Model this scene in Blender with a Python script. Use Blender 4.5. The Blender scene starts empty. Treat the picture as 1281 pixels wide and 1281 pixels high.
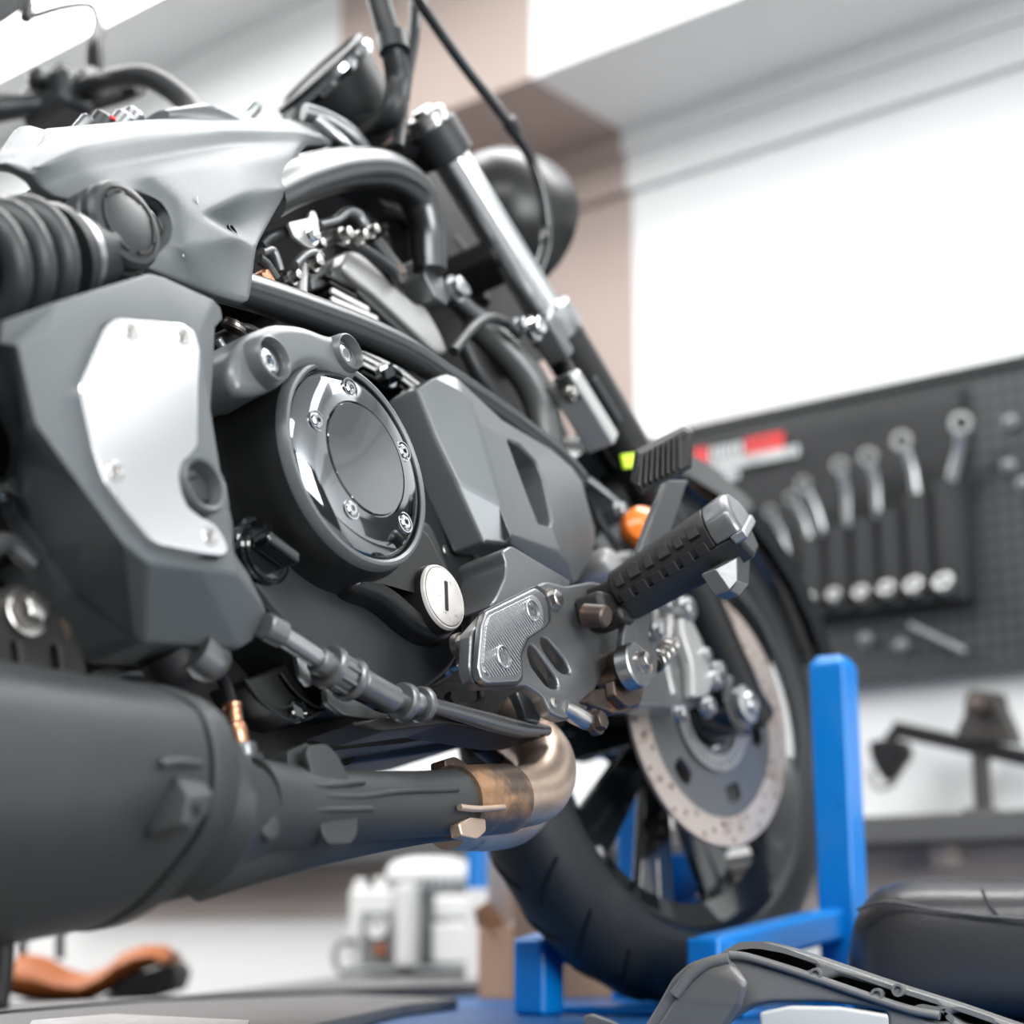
import bpy, bmesh, math, random
from mathutils import Vector as V, Matrix as M
random.seed(4)
SC = bpy.context.scene; COL = SC.collection
FPX = 2200.0; H = 1.35; TH = math.atan(530/FPX); ct, st = math.cos(TH), math.sin(TH)
PI = math.pi
CAM = V((0, 0, H))
def c2w(v):   # camera axes (x right, y up, z back) to world directions
    x, y, z = v
    return V((x, -z*ct - y*st, -z*st + y*ct))
def ray(px, py): return c2w(((px-640.5)/FPX, -(py-640.5)/FPX, -1.0))
# ---------------------------------------------------------------- frames
class Frame:
    def __init__(s, m, base=None):
        s.w = m                                  # frame -> world
        s.base = base or s
        s.m = (s.base.w.inverted() @ m) if base else M.Identity(4)   # frame -> coordinates of its thing
        s.inv = m.inverted()
    def P(s, px, py, v, ax=1):                   # where the sight line meets the plane axis = v of this frame
        o = s.inv @ CAM; d = s.inv.to_3x3() @ ray(px, py)
        t = (v-o[ax])/d[ax]
        return o + d*t
def mat_axes(o, x, y, z):
    m = M((x, y, z)).transposed().to_4x4(); m.translation = o; return m
Rr = c2w((.818, .321, .48)).normalized(); UP = V((0, 0, 1))
Fw = (UP.cross(Rr)).normalized(); 
if Fw.y < 0: Fw = -Fw
Uw = Rr.cross(Fw); 
if Uw.z < 0: Uw = -Uw
clutch = CAM + ray(444, 580)*1.35
BO = clutch - Rr*.19 - Uw*.40
BASE = Frame(mat_axes(BO, Fw, -Rr, Uw))          # the motorcycle: x forward, y left, z up
BK = Frame(mat_axes(BO, Fw, Rr, Uw), BASE)     # the same with y to its right, for tracing
# ---------------------------------------------------------------- materials
def mk(name, col, rough=.5, metal=0., coat=0., bump=0., bscale=400., var=0., vscale=6., emit=None, spec=.5, wear=None, wscale=20, rvar=0):
    m = bpy.data.materials.new(name); m.use_nodes = True
    nt = m.node_tree; b = nt.nodes['Principled BSDF']
    b.inputs['Base Color'].default_value = (*col, 1); b.inputs['Roughness'].default_value = rough
    b.inputs['Metallic'].default_value = metal; b.inputs['Coat Weight'].default_value = coat
    b.inputs['Specular IOR Level'].default_value = spec
    tc = nt.nodes.new('ShaderNodeTexCoord')
    if bump:
        n = nt.nodes.new('ShaderNodeTexNoise'); n.inputs['Scale'].default_value = bscale; n.inputs['Detail'].default_value = 3
        bp = nt.nodes.new('ShaderNodeBump'); bp.inputs['Strength'].default_value = bump; bp.inputs['Distance'].default_value = .001
        nt.links.new(tc.outputs['Object'], n.inputs['Vector']); nt.links.new(n.outputs['Fac'], bp.inputs['Height'])
        nt.links.new(bp.outputs['Normal'], b.inputs['Normal'])
    last = None
    if var:
        n = nt.nodes.new('ShaderNodeTexNoise'); n.inputs['Scale'].default_value = vscale; n.inputs['Detail'].default_value = 5
        r = nt.nodes.new('ShaderNodeMapRange'); r.inputs['From Min'].default_value = .3; r.inputs['From Max'].default_value = .7
        r.inputs['To Min'].default_value = 1-var; r.inputs['To Max'].default_value = 1+var
        mx = nt.nodes.new('ShaderNodeMix'); mx.data_type = 'RGBA'; mx.blend_type = 'MULTIPLY'; mx.inputs['Factor'].default_value = 1
        mx.inputs['A'].default_value = (*col, 1)
        nt.links.new(tc.outputs['Object'], n.inputs['Vector']); nt.links.new(n.outputs['Fac'], r.inputs['Value'])
        nt.links.new(r.outputs['Result'], mx.inputs['B']); last = mx.outputs['Result']
        nt.links.new(last, b.inputs['Base Color'])
        if rvar:
            r2 = nt.nodes.new('ShaderNodeMapRange'); r2.inputs['From Min'].default_value = .3; r2.inputs['From Max'].default_value = .7
            r2.inputs['To Min'].default_value = max(0, rough-rvar); r2.inputs['To Max'].default_value = rough+rvar
            nt.links.new(n.outputs['Fac'], r2.inputs['Value']); nt.links.new(r2.outputs['Result'], b.inputs['Roughness'])
    if wear:                                    # dust, rust or scuffs of their own shape
        n = nt.nodes.new('ShaderNodeTexNoise'); n.inputs['Scale'].default_value = wscale; n.inputs['Detail'].default_value = 8; n.inputs['Roughness'].default_value = .65
        r = nt.nodes.new('ShaderNodeMapRange'); r.inputs['From Min'].default_value = wear[1]; r.inputs['From Max'].default_value = wear[1]+.12
        mx = nt.nodes.new('ShaderNodeMix'); mx.data_type = 'RGBA'; mx.inputs['A'].default_value = (*col, 1); mx.inputs['B'].default_value = (*wear[0], 1)
        if last: nt.links.new(last, mx.inputs['A'])
        nt.links.new(tc.outputs['Object'], n.inputs['Vector']); nt.links.new(n.outputs['Fac'], r.inputs['Value'])
        nt.links.new(r.outputs['Result'], mx.inputs['Factor']); nt.links.new(mx.outputs['Result'], b.inputs['Base Color'])
    if emit:
        b.inputs['Emission Color'].default_value = (*emit[0], 1); b.inputs['Emission Strength'].default_value = emit[1]
    return m
PL = mk('satin_grey_plastic', (.088, .099, .104), .46, bump=.25, bscale=900, var=.08, vscale=9, wear=((.2, .2, .2), .74), wscale=60)
PLD = mk('dark_plastic', (.017, .019, .021), .42, bump=.2, bscale=900)
PAINT = mk('satin_grey_paint', (.135, .145, .15), .36, metal=.3, bump=.08, bscale=1500)
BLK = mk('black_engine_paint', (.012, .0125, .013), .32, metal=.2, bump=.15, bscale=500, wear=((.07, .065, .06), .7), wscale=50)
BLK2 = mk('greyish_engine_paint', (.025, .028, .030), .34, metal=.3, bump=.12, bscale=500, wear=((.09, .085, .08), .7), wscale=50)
DARK = mk('flat_black', (.007, .007, .008), .5, spec=.3)
DIRTY = mk('dirty_black', (.012, .0115, .011), .5, spec=.4, var=.4, vscale=30, wear=((.09, .06, .04), .62), wscale=35)
GLS = mk('gloss_black', (.006, .008, .009), .1, coat=.6)
TUBE = mk('frame_black', (.10, .103, .106), .28, metal=.9, bump=.05)
BCH = mk('black_chrome', (.25, .26, .27), .07, metal=1.0)
CHR = mk('chrome', (.75, .77, .78), .08, metal=1.0)
POL = mk('polished_steel', (.93, .93, .94), .16, metal=1.0)
ALU = mk('brushed_aluminium', (.42, .43, .44), .34, metal=1.0, bump=.15, bscale=300)
CAST = mk('cast_aluminium', (.46, .455, .45), .42, metal=.85, bump=.3, bscale=300, wear=((.16, .13, .1), .6), wscale=45)
STL = mk('bolt_steel', (.5, .48, .46), .28, metal=1.0, wear=((.22, .17, .12), .62), wscale=120)
BRKT = mk('bracket_metal', (.20, .205, .21), .34, metal=.75, bump=.2, bscale=400, wear=((.2, .11, .06), .66), wscale=28)
RUB = mk('rubber', (.010, .010, .011), .5, spec=.4, bump=.2, bscale=300)
TYRE = mk('tyre_rubber', (.014, .016, .018), .5, spec=.4, bump=.2, bscale=200, wear=((.03, .029, .027), .6), wscale=14)
MUF = mk('muffler_paint', (.045, .048, .050), .5, metal=.3, var=.12, vscale=14, bump=.2, bscale=500, wear=((.12, .12, .12), .7), wscale=22)
BRZ = mk('heat_tinted_steel', (.70, .54, .43), .40, metal=.9, var=.18, vscale=25, wear=((.22, .13, .08), .6), wscale=18)
COP = mk('copper', (.55, .28, .17), .3, metal=1.0, wear=((.12, .07, .05), .58), wscale=150)
RUST = mk('rusty_steel', (.09, .07, .06), .42, metal=.7, wear=((.26, .12, .06), .56), wscale=60)
DISC = mk('disc_steel', (.68, .58, .52), .38, metal=.75, bump=.1, wear=((.32, .2, .13), .58), wscale=25)
SILV = mk('silver_paint', (.5, .5, .49), .38, metal=.6)
LIME = mk('lime_paint', (.5, .75, .02), .4)
AMB = mk('amber_lens', (.9, .22, .03), .25, coat=.5)
CREAM = mk('worn_cream', (.66, .63, .60), .35, metal=.3, wear=((.3, .28, .26), .6), wscale=90)
FORK = mk('fork_chrome', (.85, .87, .88), .22, metal=1.0)
BLUE = mk('blue_lift_paint', (.0, .19, .60), .34, coat=.2, bump=.1, bscale=60, wear=((.0, .07, .3), .66), wscale=18)
WHT = mk('white_wall_paint', (.72, .73, .73), .7, var=.02)
TAUPE = mk('taupe_wall_paint', (.37, .295, .262), .7, var=.02)
CEIL = mk('ceiling_paint', (.74, .75, .75), .8)
GREYW = mk('grey_brown_panel', (.42, .36, .33), .7, var=.05)
PEG = mk('pegboard_steel', (.045, .048, .05), .45, metal=.2)
CLO = mk('pouch_fabric', (.016, .017, .018), .8, bump=.5, bscale=250)
LAM = mk('lamp_white', (.9, .9, .9), .5, emit=((1, 1, 1), 4.0))
CARD = mk('cardboard', (.42, .25, .15), .8, var=.06, vscale=20)
CARDL = mk('cardboard_pale', (.62, .52, .46), .8)
WHM = mk('white_machine', (.75, .75, .74), .5, wear=((.45, .42, .4), .62), wscale=14)
GRM = mk('grey_machine', (.2, .21, .215), .5)
ORG = mk('orange_leather', (.32, .085, .014), .55, bump=.3, bscale=80, var=.15, vscale=12)
LEA = mk('black_leather', (.034, .034, .036), .34, bump=.35, bscale=180)
MACH = mk('machined_edge', (.85, .85, .83), .35, metal=.45)
WRN = mk('wrench_chrome', (.66, .67, .67), .36, metal=1.0)
BEN = mk('bench_steel', (.15, .15, .15), .5, metal=.3, var=.1)
FLR = mk('floor_concrete', (.27, .265, .26), .55, var=.1, vscale=3)
RED = mk('red_print', (.6, .03, .03), .6); WPR = mk('white_print', (.5, .52, .52), .6)
# ---------------------------------------------------------------- object helpers
def empty(name, mw, label, cat, group=None):
    o = bpy.data.objects.new(name, None); COL.objects.link(o); o.matrix_world = mw; o.empty_display_size = .05
    o['label'] = label; o['category'] = cat
    if group: o['group'] = group
    return o
def link(name, me, mat, parent=None, fr=None, sharp=35, bevel=0, bseg=2, sub=0, tag=None):
    if mat: me.materials.append(mat)
    for p in me.polygons: p.use_smooth = True
    if sharp and not sub: me.set_sharp_from_angle(angle=math.radians(sharp))
    o = bpy.data.objects.new(name, me); COL.objects.link(o)
    if parent: o.parent = parent
    elif fr: o.matrix_world = fr.base.w
    if bevel:
        b = o.modifiers.new('b', 'BEVEL'); b.width = bevel; b.segments = bseg; b.limit_method = 'ANGLE'; b.angle_limit = math.radians(28)
        wn_ = o.modifiers.new('n', 'WEIGHTED_NORMAL'); wn_.keep_sharp = True; wn_.weight = 80
    if sub:
        b = o.modifiers.new('s', 'SUBSURF'); b.levels = sub; b.render_levels = sub
    if tag:
        if tag[0]: o['label'] = tag[0]
        if len(tag) > 1: o['category'] = tag[1]
        if len(tag) > 2 and tag[2]: o['group'] = tag[2]
    return o
def mesh_from(verts, faces, fr, fix=True):
    me = bpy.data.meshes.new('m'); bm = bmesh.new()
    vs = [bm.verts.new(fr.m @ V(v)) for v in verts]
    for f in faces:
        try: bm.faces.new([vs[i] for i in f])
        except ValueError: pass
    if fix: bmesh.ops.recalc_face_normals(bm, faces=bm.faces)
    bm.to_mesh(me); bm.free(); return me
def fillet(pts, r, n=4):
    if not r: return [V(p) for p in pts]
    out = []; N = len(pts)
    for i in range(N):
        p = V(pts[i]); a = V(pts[i-1])-p; b = V(pts[(i+1) % N])-p
        la, lb = a.length, b.length
        if la < 1e-6 or lb < 1e-6: continue
        d = min(r, la*.45, lb*.45); a = a/la*d; b = b/lb*d
        for k in range(n+1):
            t = k/n; out.append(p + a*(1-t)**2 + b*t**2)
    return out
def curve_mesh(polys, h, bev, bres=2):
    cu = bpy.data.curves.new('c', 'CURVE'); cu.dimensions = '2D'; cu.fill_mode = 'BOTH'
    cu.extrude = max(h/2-bev, 1e-5); cu.bevel_depth = bev; cu.bevel_resolution = bres; cu.offset = -bev
    for pl in polys:
        s = cu.splines.new('POLY'); s.points.add(len(pl)-1)
        for q, p in zip(s.points, pl): q.co = (p[0], p[1], 0, 1)
        s.use_cyclic_u = True
    o = bpy.data.objects.new('c', cu); COL.objects.link(o)
    dg = bpy.context.evaluated_depsgraph_get(); dg.update()
    me = bpy.data.meshes.new_from_object(o.evaluated_get(dg)); bpy.data.objects.remove(o); bpy.data.curves.remove(cu)
    bm = bmesh.new(); bm.from_mesh(me); bmesh.ops.remove_doubles(bm, verts=bm.verts, dist=1e-6); bm.to_mesh(me); bm.free()
    me.materials.clear()
    return me
# plate: outline traced on the plane axis = y1 of a frame, given real thickness
def plate(name, pts, y0, y1, mat, parent=None, fr=BK, rad=.004, bev=.0015, holes=(), ax=1, local=False, hrad=None, bres=2, tag=None):
    o2 = [0, 2] if ax == 1 else ([0, 1] if ax == 2 else [1, 2])
    def cv(pl, r):
        q = [V((p[0], p[1])) for p in pl] if local else [V((fr.P(p[0], p[1], y1, ax)[o2[0]], fr.P(p[0], p[1], y1, ax)[o2[1]])) for p in pl]
        return fillet(q, r)
    me = curve_mesh([cv(pts, rad)] + [cv(h, hrad if hrad is not None else rad) for h in holes], abs(y1-y0), bev, bres)
    bm = bmesh.new(); bm.from_mesh(me); mid = (y0+y1)/2
    for v in bm.verts:
        c = [0, 0, 0]; c[o2[0]] = v.co.x; c[o2[1]] = v.co.y; c[ax] = mid+v.co.z
        v.co = fr.m @ V(c)
    bmesh.ops.recalc_face_normals(bm, faces=bm.faces); bm.to_mesh(me); bm.free()
    o = link(name, me, mat, parent, fr, tag=tag, sharp=60); wn_ = o.modifiers.new('n', 'WEIGHTED_NORMAL'); wn_.keep_sharp = True; wn_.weight = 90
    return o
# facets: vertices (px, py, y) traced to their own depth, the border turned back by a skirt
def facets(name, vs, fs, mat, parent=None, fr=BK, skirt=.02, bevel=.003, sub=0, icrease=.0, sdir=(0, -1, 0), crease=None, local=False, bseg=3, tag=None, ax=1):
    P = [V(v) if local else fr.P(*v, ax) for v in vs]
    bm = bmesh.new(); bv = [bm.verts.new(p) for p in P]
    front = {bm.faces.new([bv[i] for i in f]) for f in fs}
    bmesh.ops.recalc_face_normals(bm, faces=bm.faces)
    if skirt:
        be = [e for e in bm.edges if len(e.link_faces) == 1]
        r = bmesh.ops.extrude_edge_only(bm, edges=be)
        nv = [g for g in r['geom'] if isinstance(g, bmesh.types.BMVert)]
        ne = [g for g in r['geom'] if isinstance(g, bmesh.types.BMEdge) and len(g.link_faces) == 1]
        for v in nv: v.co += V(sdir)*skirt
        try: bmesh.ops.contextual_create(bm, geom=ne)
        except Exception: pass
        bmesh.ops.recalc_face_normals(bm, faces=bm.faces)
    for v in bm.verts: v.co = fr.m @ v.co
    if fr.m.determinant() * 1 and True: bmesh.ops.recalc_face_normals(bm, faces=bm.faces)
    if sub:
        cl = bm.edges.layers.float.new('crease_edge'); nf = len(fs)
        for e in bm.edges:
            k = sum(1 for f in e.link_faces if f.index < 0 or f in front)
            e[cl] = icrease if k == 2 else (.85 if k == 1 else .4)
    me = bpy.data.meshes.new('m'); bm.to_mesh(me); bm.free()
    o = link(name, me, mat, parent, fr, bevel=bevel, bseg=bseg, sub=sub, sharp=0, tag=tag)
    for m_ in o.modifiers:
        if m_.type == 'BEVEL': m_.angle_limit = math.radians(9)
    return o
def catmull(pts, n):
    if len(pts) < 3: return [pts[0].lerp(pts[-1], k/n) for k in range(n+1)]
    P = [pts[0]*2-pts[1]] + pts + [pts[-1]*2-pts[-2]]; out = []
    for i in range(1, len(P)-2):
        a, b, c, d = P[i-1:i+3]
        for k in range(n):
            t = k/n
            out.append(.5*((2*b)+(c-a)*t+(2*a-5*b+4*c-d)*t*t+(3*b-a-3*c+d)*t**3))
    out.append(pts[-1]); return out
def sweep(path, rad, seg=16, cap=True, squash=None):
    n = len(path); vs = []; fs = []
    T = [(path[min(i+1, n-1)]-path[max(i-1, 0)]).normalized() for i in range(n)]
    a = T[0].orthogonal().normalized()
    for i in range(n):
        a = (a - T[i]*a.dot(T[i])).normalized(); b = T[i].cross(a)
        r = rad(i/(n-1)) if callable(rad) else rad
        for k in range(seg):
            t = 2*PI*k/seg; vs.append(path[i] + (a*math.cos(t)+b*math.sin(t))*r)
    for i in range(n-1):
        for k in range(seg):
            q = (k+1) % seg; fs.append((i*seg+k, i*seg+q, (i+1)*seg+q, (i+1)*seg+k))
    if cap: fs.append(tuple(range(seg))); fs.append(tuple((n-1)*seg+k for k in range(seg)))
    return vs, fs
def tube(name, pts, r, mat, parent=None, fr=BK, n=8, seg=16, local=False, smooth=True, tag=None, ax=1):
    P = [V(p) if local else fr.P(*p, ax) for p in pts]
    path = catmull(P, n) if smooth else P
    if isinstance(r, (list, tuple)):
        rr = list(r)
        def rad(t):
            x = t*(len(rr)-1); i = min(int(x), len(rr)-2); return rr[i]+(rr[i+1]-rr[i])*(x-i)
    else: rad = r
    vs, fs = sweep(path, rad, seg)
    return link(name, mesh_from(vs, fs, fr), mat, parent, fr, tag=tag)
def axisbasis(ax):
    z = V(ax).normalized(); x = z.orthogonal().normalized(); return x, z.cross(x), z
def lathe_data(c, ax, prof, seg=32, hexes=(), a0=0., a1=2*PI, nocap=False):
    x, y, z = axisbasis(ax); c = V(c); vs = []; fs = []; full = abs(a1-a0-2*PI) < 1e-6
    ns = seg if full else seg+1
    for i, (h, r) in enumerate(prof):
        for k in range(ns):
            t = a0+(a1-a0)*k/seg
            rr = r
            if i in hexes: rr = r*math.cos(PI/6)/math.cos((t % (PI/3))-PI/6)
            vs.append(c + z*h + (x*math.cos(t)+y*math.sin(t))*rr)
    for i in range(len(prof)-1):
        for k in range(ns if full else ns-1):
            q = (k+1) % ns; fs.append((i*ns+k, i*ns+q, (i+1)*ns+q, (i+1)*ns+k))
    closed = abs(prof[0][0]-prof[-1][0])+abs(prof[0][1]-prof[-1][1]) < 1e-7
    if full and not closed and not nocap:
        if prof[0][1] > 1e-6: fs.append(tuple(range(ns)))
        if prof[-1][1] > 1e-6: fs.append(tuple((len(prof)-1)*ns+k for k in range(ns)))
    return vs, fs
def lathe(name, c, ax, prof, mat, parent=None, fr=BK, seg=32, hexes=(), bevel=0, sharp=35, px=None, tag=None, nocap=False):
    if px is not None: c = fr.P(*px)
    vs, fs = lathe_data(c, ax, prof, seg, hexes, nocap=nocap)
    me = mesh_from(vs, fs, fr)
    bm = bmesh.new(); bm.from_mesh(me); bmesh.ops.remove_doubles(bm, verts=bm.verts, dist=1e-7); bmesh.ops.recalc_face_normals(bm, faces=bm.faces); bm.to_mesh(me); bm.free()
    return link(name, me, mat, parent, fr, bevel=bevel, sharp=sharp, tag=tag)
def socket(name, c, r, mat, parent, fr=BK, ax=(0, 1, 0), h=.003):
    # countersunk screw: dished ring and a hexagon socket
    return lathe(name, c, ax, [(-.004, r), (0, r), (h*.3, r*.93), (-h*.3, r*.66), (h*.35, r*.6), (h*.35, r*.36), (-h*1.2, r*.33), (-h*1.2, 0)], mat, parent, fr, 24, hexes=(5, 6))
def hexbolt(name, c, r, h, mat, parent, fr=BK, ax=(0, 1, 0), washer=True):
    pr = []
    if washer: pr += [(0, r*1.35), (r*.22, r*1.35), (r*.22, r*1.05)]
    else: pr += [(0, r)]
    pr += [(r*.22+h, r*1.0), (r*.3+h, r*.8), (r*.3+h, 0)]
    k = len(pr); hx = tuple(i for i in range(k) if i >= (2 if washer else 0) and i < k-2)
    return lathe(name, c, ax, [(-.004, pr[0][1])]+pr, mat, parent, fr, 24, hexes=tuple(i+1 for i in hx))
def box(name, c, s, mat, parent=None, fr=BK, rot=None, bev=.002, tag=None, bseg=2):
    R = rot if rot else M.Identity(3); c = V(c); vs = []
    for i in (-1, 1):
        for j in (-1, 1):
            for k in (-1, 1): vs.append(c + R @ V((i*s[0]/2, j*s[1]/2, k*s[2]/2)))
    fs = [(0, 1, 3, 2), (4, 6, 7, 5), (0, 4, 5, 1), (2, 3, 7, 6), (0, 2, 6, 4), (1, 5, 7, 3)]
    return link(name, mesh_from(vs, fs, fr), mat, parent, fr, bevel=bev, bseg=bseg, tag=tag)
def loft(name, rings, mat, parent=None, fr=BK, cap=True, bevel=0, sub=0, sharp=35, tag=None):
    n = len(rings[0]); vs = [p for r in rings for p in r]; fs = []
    for i in range(len(rings)-1):
        for k in range(n):
            q = (k+1) % n; fs.append((i*n+k, i*n+q, (i+1)*n+q, (i+1)*n+k))
    if cap: fs.append(tuple(range(n))); fs.append(tuple((len(rings)-1)*n+k for k in range(n)))
    return link(name, mesh_from(vs, fs, fr), mat, parent, fr, bevel=bevel, sub=sub, sharp=sharp, tag=tag)
def ori(a, b, roll=(0, 0, 1)):   # rotation whose x runs from a to b
    x = (V(b)-V(a)).normalized(); y = V(roll).cross(x).normalized(); return M((x, y, x.cross(y))).transposed()
def beam(name, a, b, w, h, mat, parent=None, fr=BK, bev=.002, roll=(0, 0, 1), tag=None):
    a, b = V(a), V(b)
    return box(name, (a+b)/2, ((b-a).length, w, h), mat, parent, fr, ori(a, b, roll), bev, tag)
B = BK.P
def absorb(t, objs):                       # pieces of surface pattern go into the mesh of their part
    bm = bmesh.new(); bm.from_mesh(t.data); n = len(bm.faces)
    for o in objs: bm.from_mesh(o.data)
    bm.faces.ensure_lookup_table(); mt = objs[0].data.materials[0]
    if mt is not t.data.materials[0]:
        t.data.materials.append(mt)
        for f in bm.faces[n:]: f.material_index = 1
    bm.to_mesh(t.data); bm.free()
    for o in objs: bpy.data.objects.remove(o)
def join(name, objs):                      # surface pattern made of many small pieces: one mesh
    bm = bmesh.new()
    for o in objs: bm.from_mesh(o.data)
    k = objs[0]; bm.to_mesh(k.data); bm.free(); k.name = name
    for o in objs[1:]: bpy.data.objects.remove(o)
    return k
# ================================================================ setting
xw = -c2w(((-2100-640.5)/FPX, 0, -1)); xw.z = 0
dl = ray(-2100, 1166); dl.z = 0; xw = -dl.normalized()
yw = UP.cross(xw).normalized()
Pw = CAM + ray(1180, 700)*3.0; Pw.z = 0
if (CAM-Pw).dot(yw) < 0: yw = -yw; 
WL = Frame(mat_axes(Pw, xw, yw, UP))
if WL.w.determinant() < 0: WB = Frame(mat_axes(Pw, xw, -yw, UP)); WL = Frame(WL.w, WB)
W = WL.P
zs = W(785, 172, 0).z; ys = W(665, 97, zs, 2).y; zc = W(330, 28, ys).z
xb = W(792, 300, 0).x; xe = W(425, 60, ys).x
def struct(o): o['kind'] = 'structure'; return o
def wbox(name, x0, x1, y0, y1, z0, z1, mat, **k):
    return box(name, ((x0+x1)/2, (y0+y1)/2, (z0+z1)/2), (x1-x0, y1-y0, z1-z0), mat, None, WL, bev=0, **k)
zb0 = W(330, 1150, 0).z; zb1 = W(1180, 1060, 0).z
struct(wbox('wall_right', xb, 4.5, -.12, 0, 0, zc, WHT))
struct(wbox('wall_middle', -2.6, xb, -.12, 0, 0, zc, TAUPE))
struct(wbox('wall_far', -7.5, -2.6, -.12, 0, 0, zc, WHT))
struct(wbox('trim_1', xb+.0, 4.5, .001, ys, zs, zc, WHT))
struct(wbox('trim_2', xe, xb, .001, ys, zs, zc, TAUPE))
struct(wbox('trim_3', -7.5, xe, .001, ys, zs, zc, WHT))
zm = W(785, 243, 0).z
struct(wbox('trim_4', xb, 4.5, .001, .02, zm, zs-.001, WHT)); struct(wbox('trim_5', -2.6, xb, .001, .02, zm, zs-.001, TAUPE))
struct(wbox('trim_6', xb, 4.5, .021, .035, zm+(zs-zm)*.6, zs-.001, WHT)); struct(wbox('trim_7', -2.6, xb, .021, .035, zm+(zs-zm)*.6, zs-.001, TAUPE))
struct(wbox('ceiling', -7.5, 4.5, -.12, 6.5, zc+.001, zc+.1, CEIL))
struct(wbox('floor', -7.5, 4.5, -.12, 6.5, -.1, 0, FLR))
struct(wbox('wall_left', -7.6, -7.5, -.12, 6.5, 0, zc, WHT))
struct(wbox('trim_9', -2.6, xb, .0005, .012, 0, zb0, mk('grey_lower_wall', (.78, .77, .76), .7))); struct(wbox('trim_10', -2.6, xb, .0005, .012, zb1, zb1+.35, WHT))
struct(wbox('trim_8', -2.6, 4.5, .001, .018, zb0, zb1, GREYW))      # brown splash panel
# strip lamps on the ceiling
a = W(0, 92, zc-.05, 2); b = W(185, 0, zc-.05, 2); print('lamp', a, b)
LFX = empty('ceiling_lamp', WL.base.w @ M.Translation((0, 0, 0)), 'glowing white strip lamp along the ceiling, behind the mirror', 'lamp', None)
def lamp(x0, x1, y0, root):
    box('lamp_housing', ((x0+x1)/2, y0+.15, zc-.02), (x1-x0, .34, .036), WHM, root, WL, bev=.004)
    box('lamp_diffuser', ((x0+x1)/2, y0+.15, zc-.047), (x1-x0-.04, .30, .018), LAM, root, WL, bev=.004)
lamp(a.x-1.6, 2.0, min(a.y, b.y)-.0, LFX)
# area lights: the strip lamp, plus added overhead and side fill with no fixture
def area(name, loc, target, sx, sy, power, col=(1, 1, 1)):
    l = bpy.data.lights.new(name, 'AREA'); l.shape = 'RECTANGLE'; l.size = sx; l.size_y = sy; l.energy = power; l.color = col
    o = bpy.data.objects.new(name, l); COL.objects.link(o); o.location = loc
    o.rotation_euler = (V(target)-V(loc)).to_track_quat('-Z', 'Y').to_euler(); return o
def wp(x, y, z): return WL.w @ V((x, y, z))
area('strip_and_fill_light', wp(.2, .80, zc-.065), wp(.2, .80, 0), 3.6, .40, 50)  # output of the strip lamp
area('strip_and_fill_light', wp(.8, 3.6, zc-.08), wp(.8, 3.6, 0), 3.2, .9, 80)  # added overhead fill, no lamp modelled here
area('strip_and_fill_light', wp(-3.0, 2.2, zc-.08), wp(-3.0, 2.2, 0), 3.2, .9, 105)  # added overhead fill to brighten the far left side
area('side_fill', wp(4.4, 2.2, 2.3), wp(0, -.2, 1.9), 2.4, 2.0, 140, (.97, .99, 1))  # added fill for surfaces facing right
wd = bpy.data.worlds.new('w'); SC.world = wd; wd.use_nodes = True
bg = wd.node_tree.nodes['Background']; bg.inputs[0].default_value = (.9, .95, 1, 1); bg.inputs[1].default_value = .10
# pegboard
p0 = W(862, 533, .03); p1 = W(1281, 447, .03); p2 = W(1281, 836, .03)
zt = (p0.z+p1.z)/2; zl = W(1181, 845, .03).z; print('peg z', p0.z, p1.z, p2.z, zl, 'x', p0.x, p1.x)
def peg_mat():
    m = PEG; nt = m.node_tree; b = nt.nodes['Principled BSDF']
    tc = nt.nodes.new('ShaderNodeTexCoord'); sc = nt.nodes.new('ShaderNodeVectorMath'); sc.operation = 'SCALE'; sc.inputs['Scale'].default_value = 1/.025
    fr = nt.nodes.new('ShaderNodeVectorMath'); fr.operation = 'FRACTION'; sb = nt.nodes.new('ShaderNodeVectorMath'); sb.operation = 'SUBTRACT'; sb.inputs[1].default_value = (.5, .5, .5)
    ml = nt.nodes.new('ShaderNodeVectorMath'); ml.operation = 'MULTIPLY'; ml.inputs[1].default_value = (1, 0, 1)
    ln = nt.nodes.new('ShaderNodeVectorMath'); ln.operation = 'LENGTH'; gt = nt.nodes.new('ShaderNodeMath'); gt.operation = 'LESS_THAN'; gt.inputs[1].default_value = .28
    mx = nt.nodes.new('ShaderNodeMix'); mx.data_type = 'RGBA'; mx.inputs['A'].default_value = (.04, .043, .045, 1); mx.inputs['B'].default_value = (.008, .008, .008, 1)
    for x, y in ((tc.outputs['Object'], sc.inputs[0]), (sc.outputs[0], fr.inputs[0]), (fr.outputs[0], sb.inputs[0]), (sb.outputs[0], ml.inputs[0]), (ml.outputs[0], ln.inputs[0]), (ln.outputs['Value'], gt.inputs[0]), (gt.outputs[0], mx.inputs['Factor']), (mx.outputs['Result'], b.inputs['Base Color'])): nt.links.new(x, y)
peg_mat()
PBR = empty('pegboard', WL.base.w, 'black perforated steel pegboard mounted on the white wall', 'pegboard')
pbl = W(845, 540, .03).x
box('panel', ((pbl+1.9)/2, .02, (zt+zl)/2), (1.9-pbl, .018, zt-zl), PEG, PBR, WL, bev=0)
box('top_rail', ((pbl+1.9)/2, .026, zt-.006), (1.9-pbl, .026, .014), PEG, PBR, WL, bev=.002)
box('bottom_rail', ((pbl+1.9)/2, .026, zl+.006), (1.9-pbl, .026, .014), PEG, PBR, WL, bev=.002)
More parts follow.
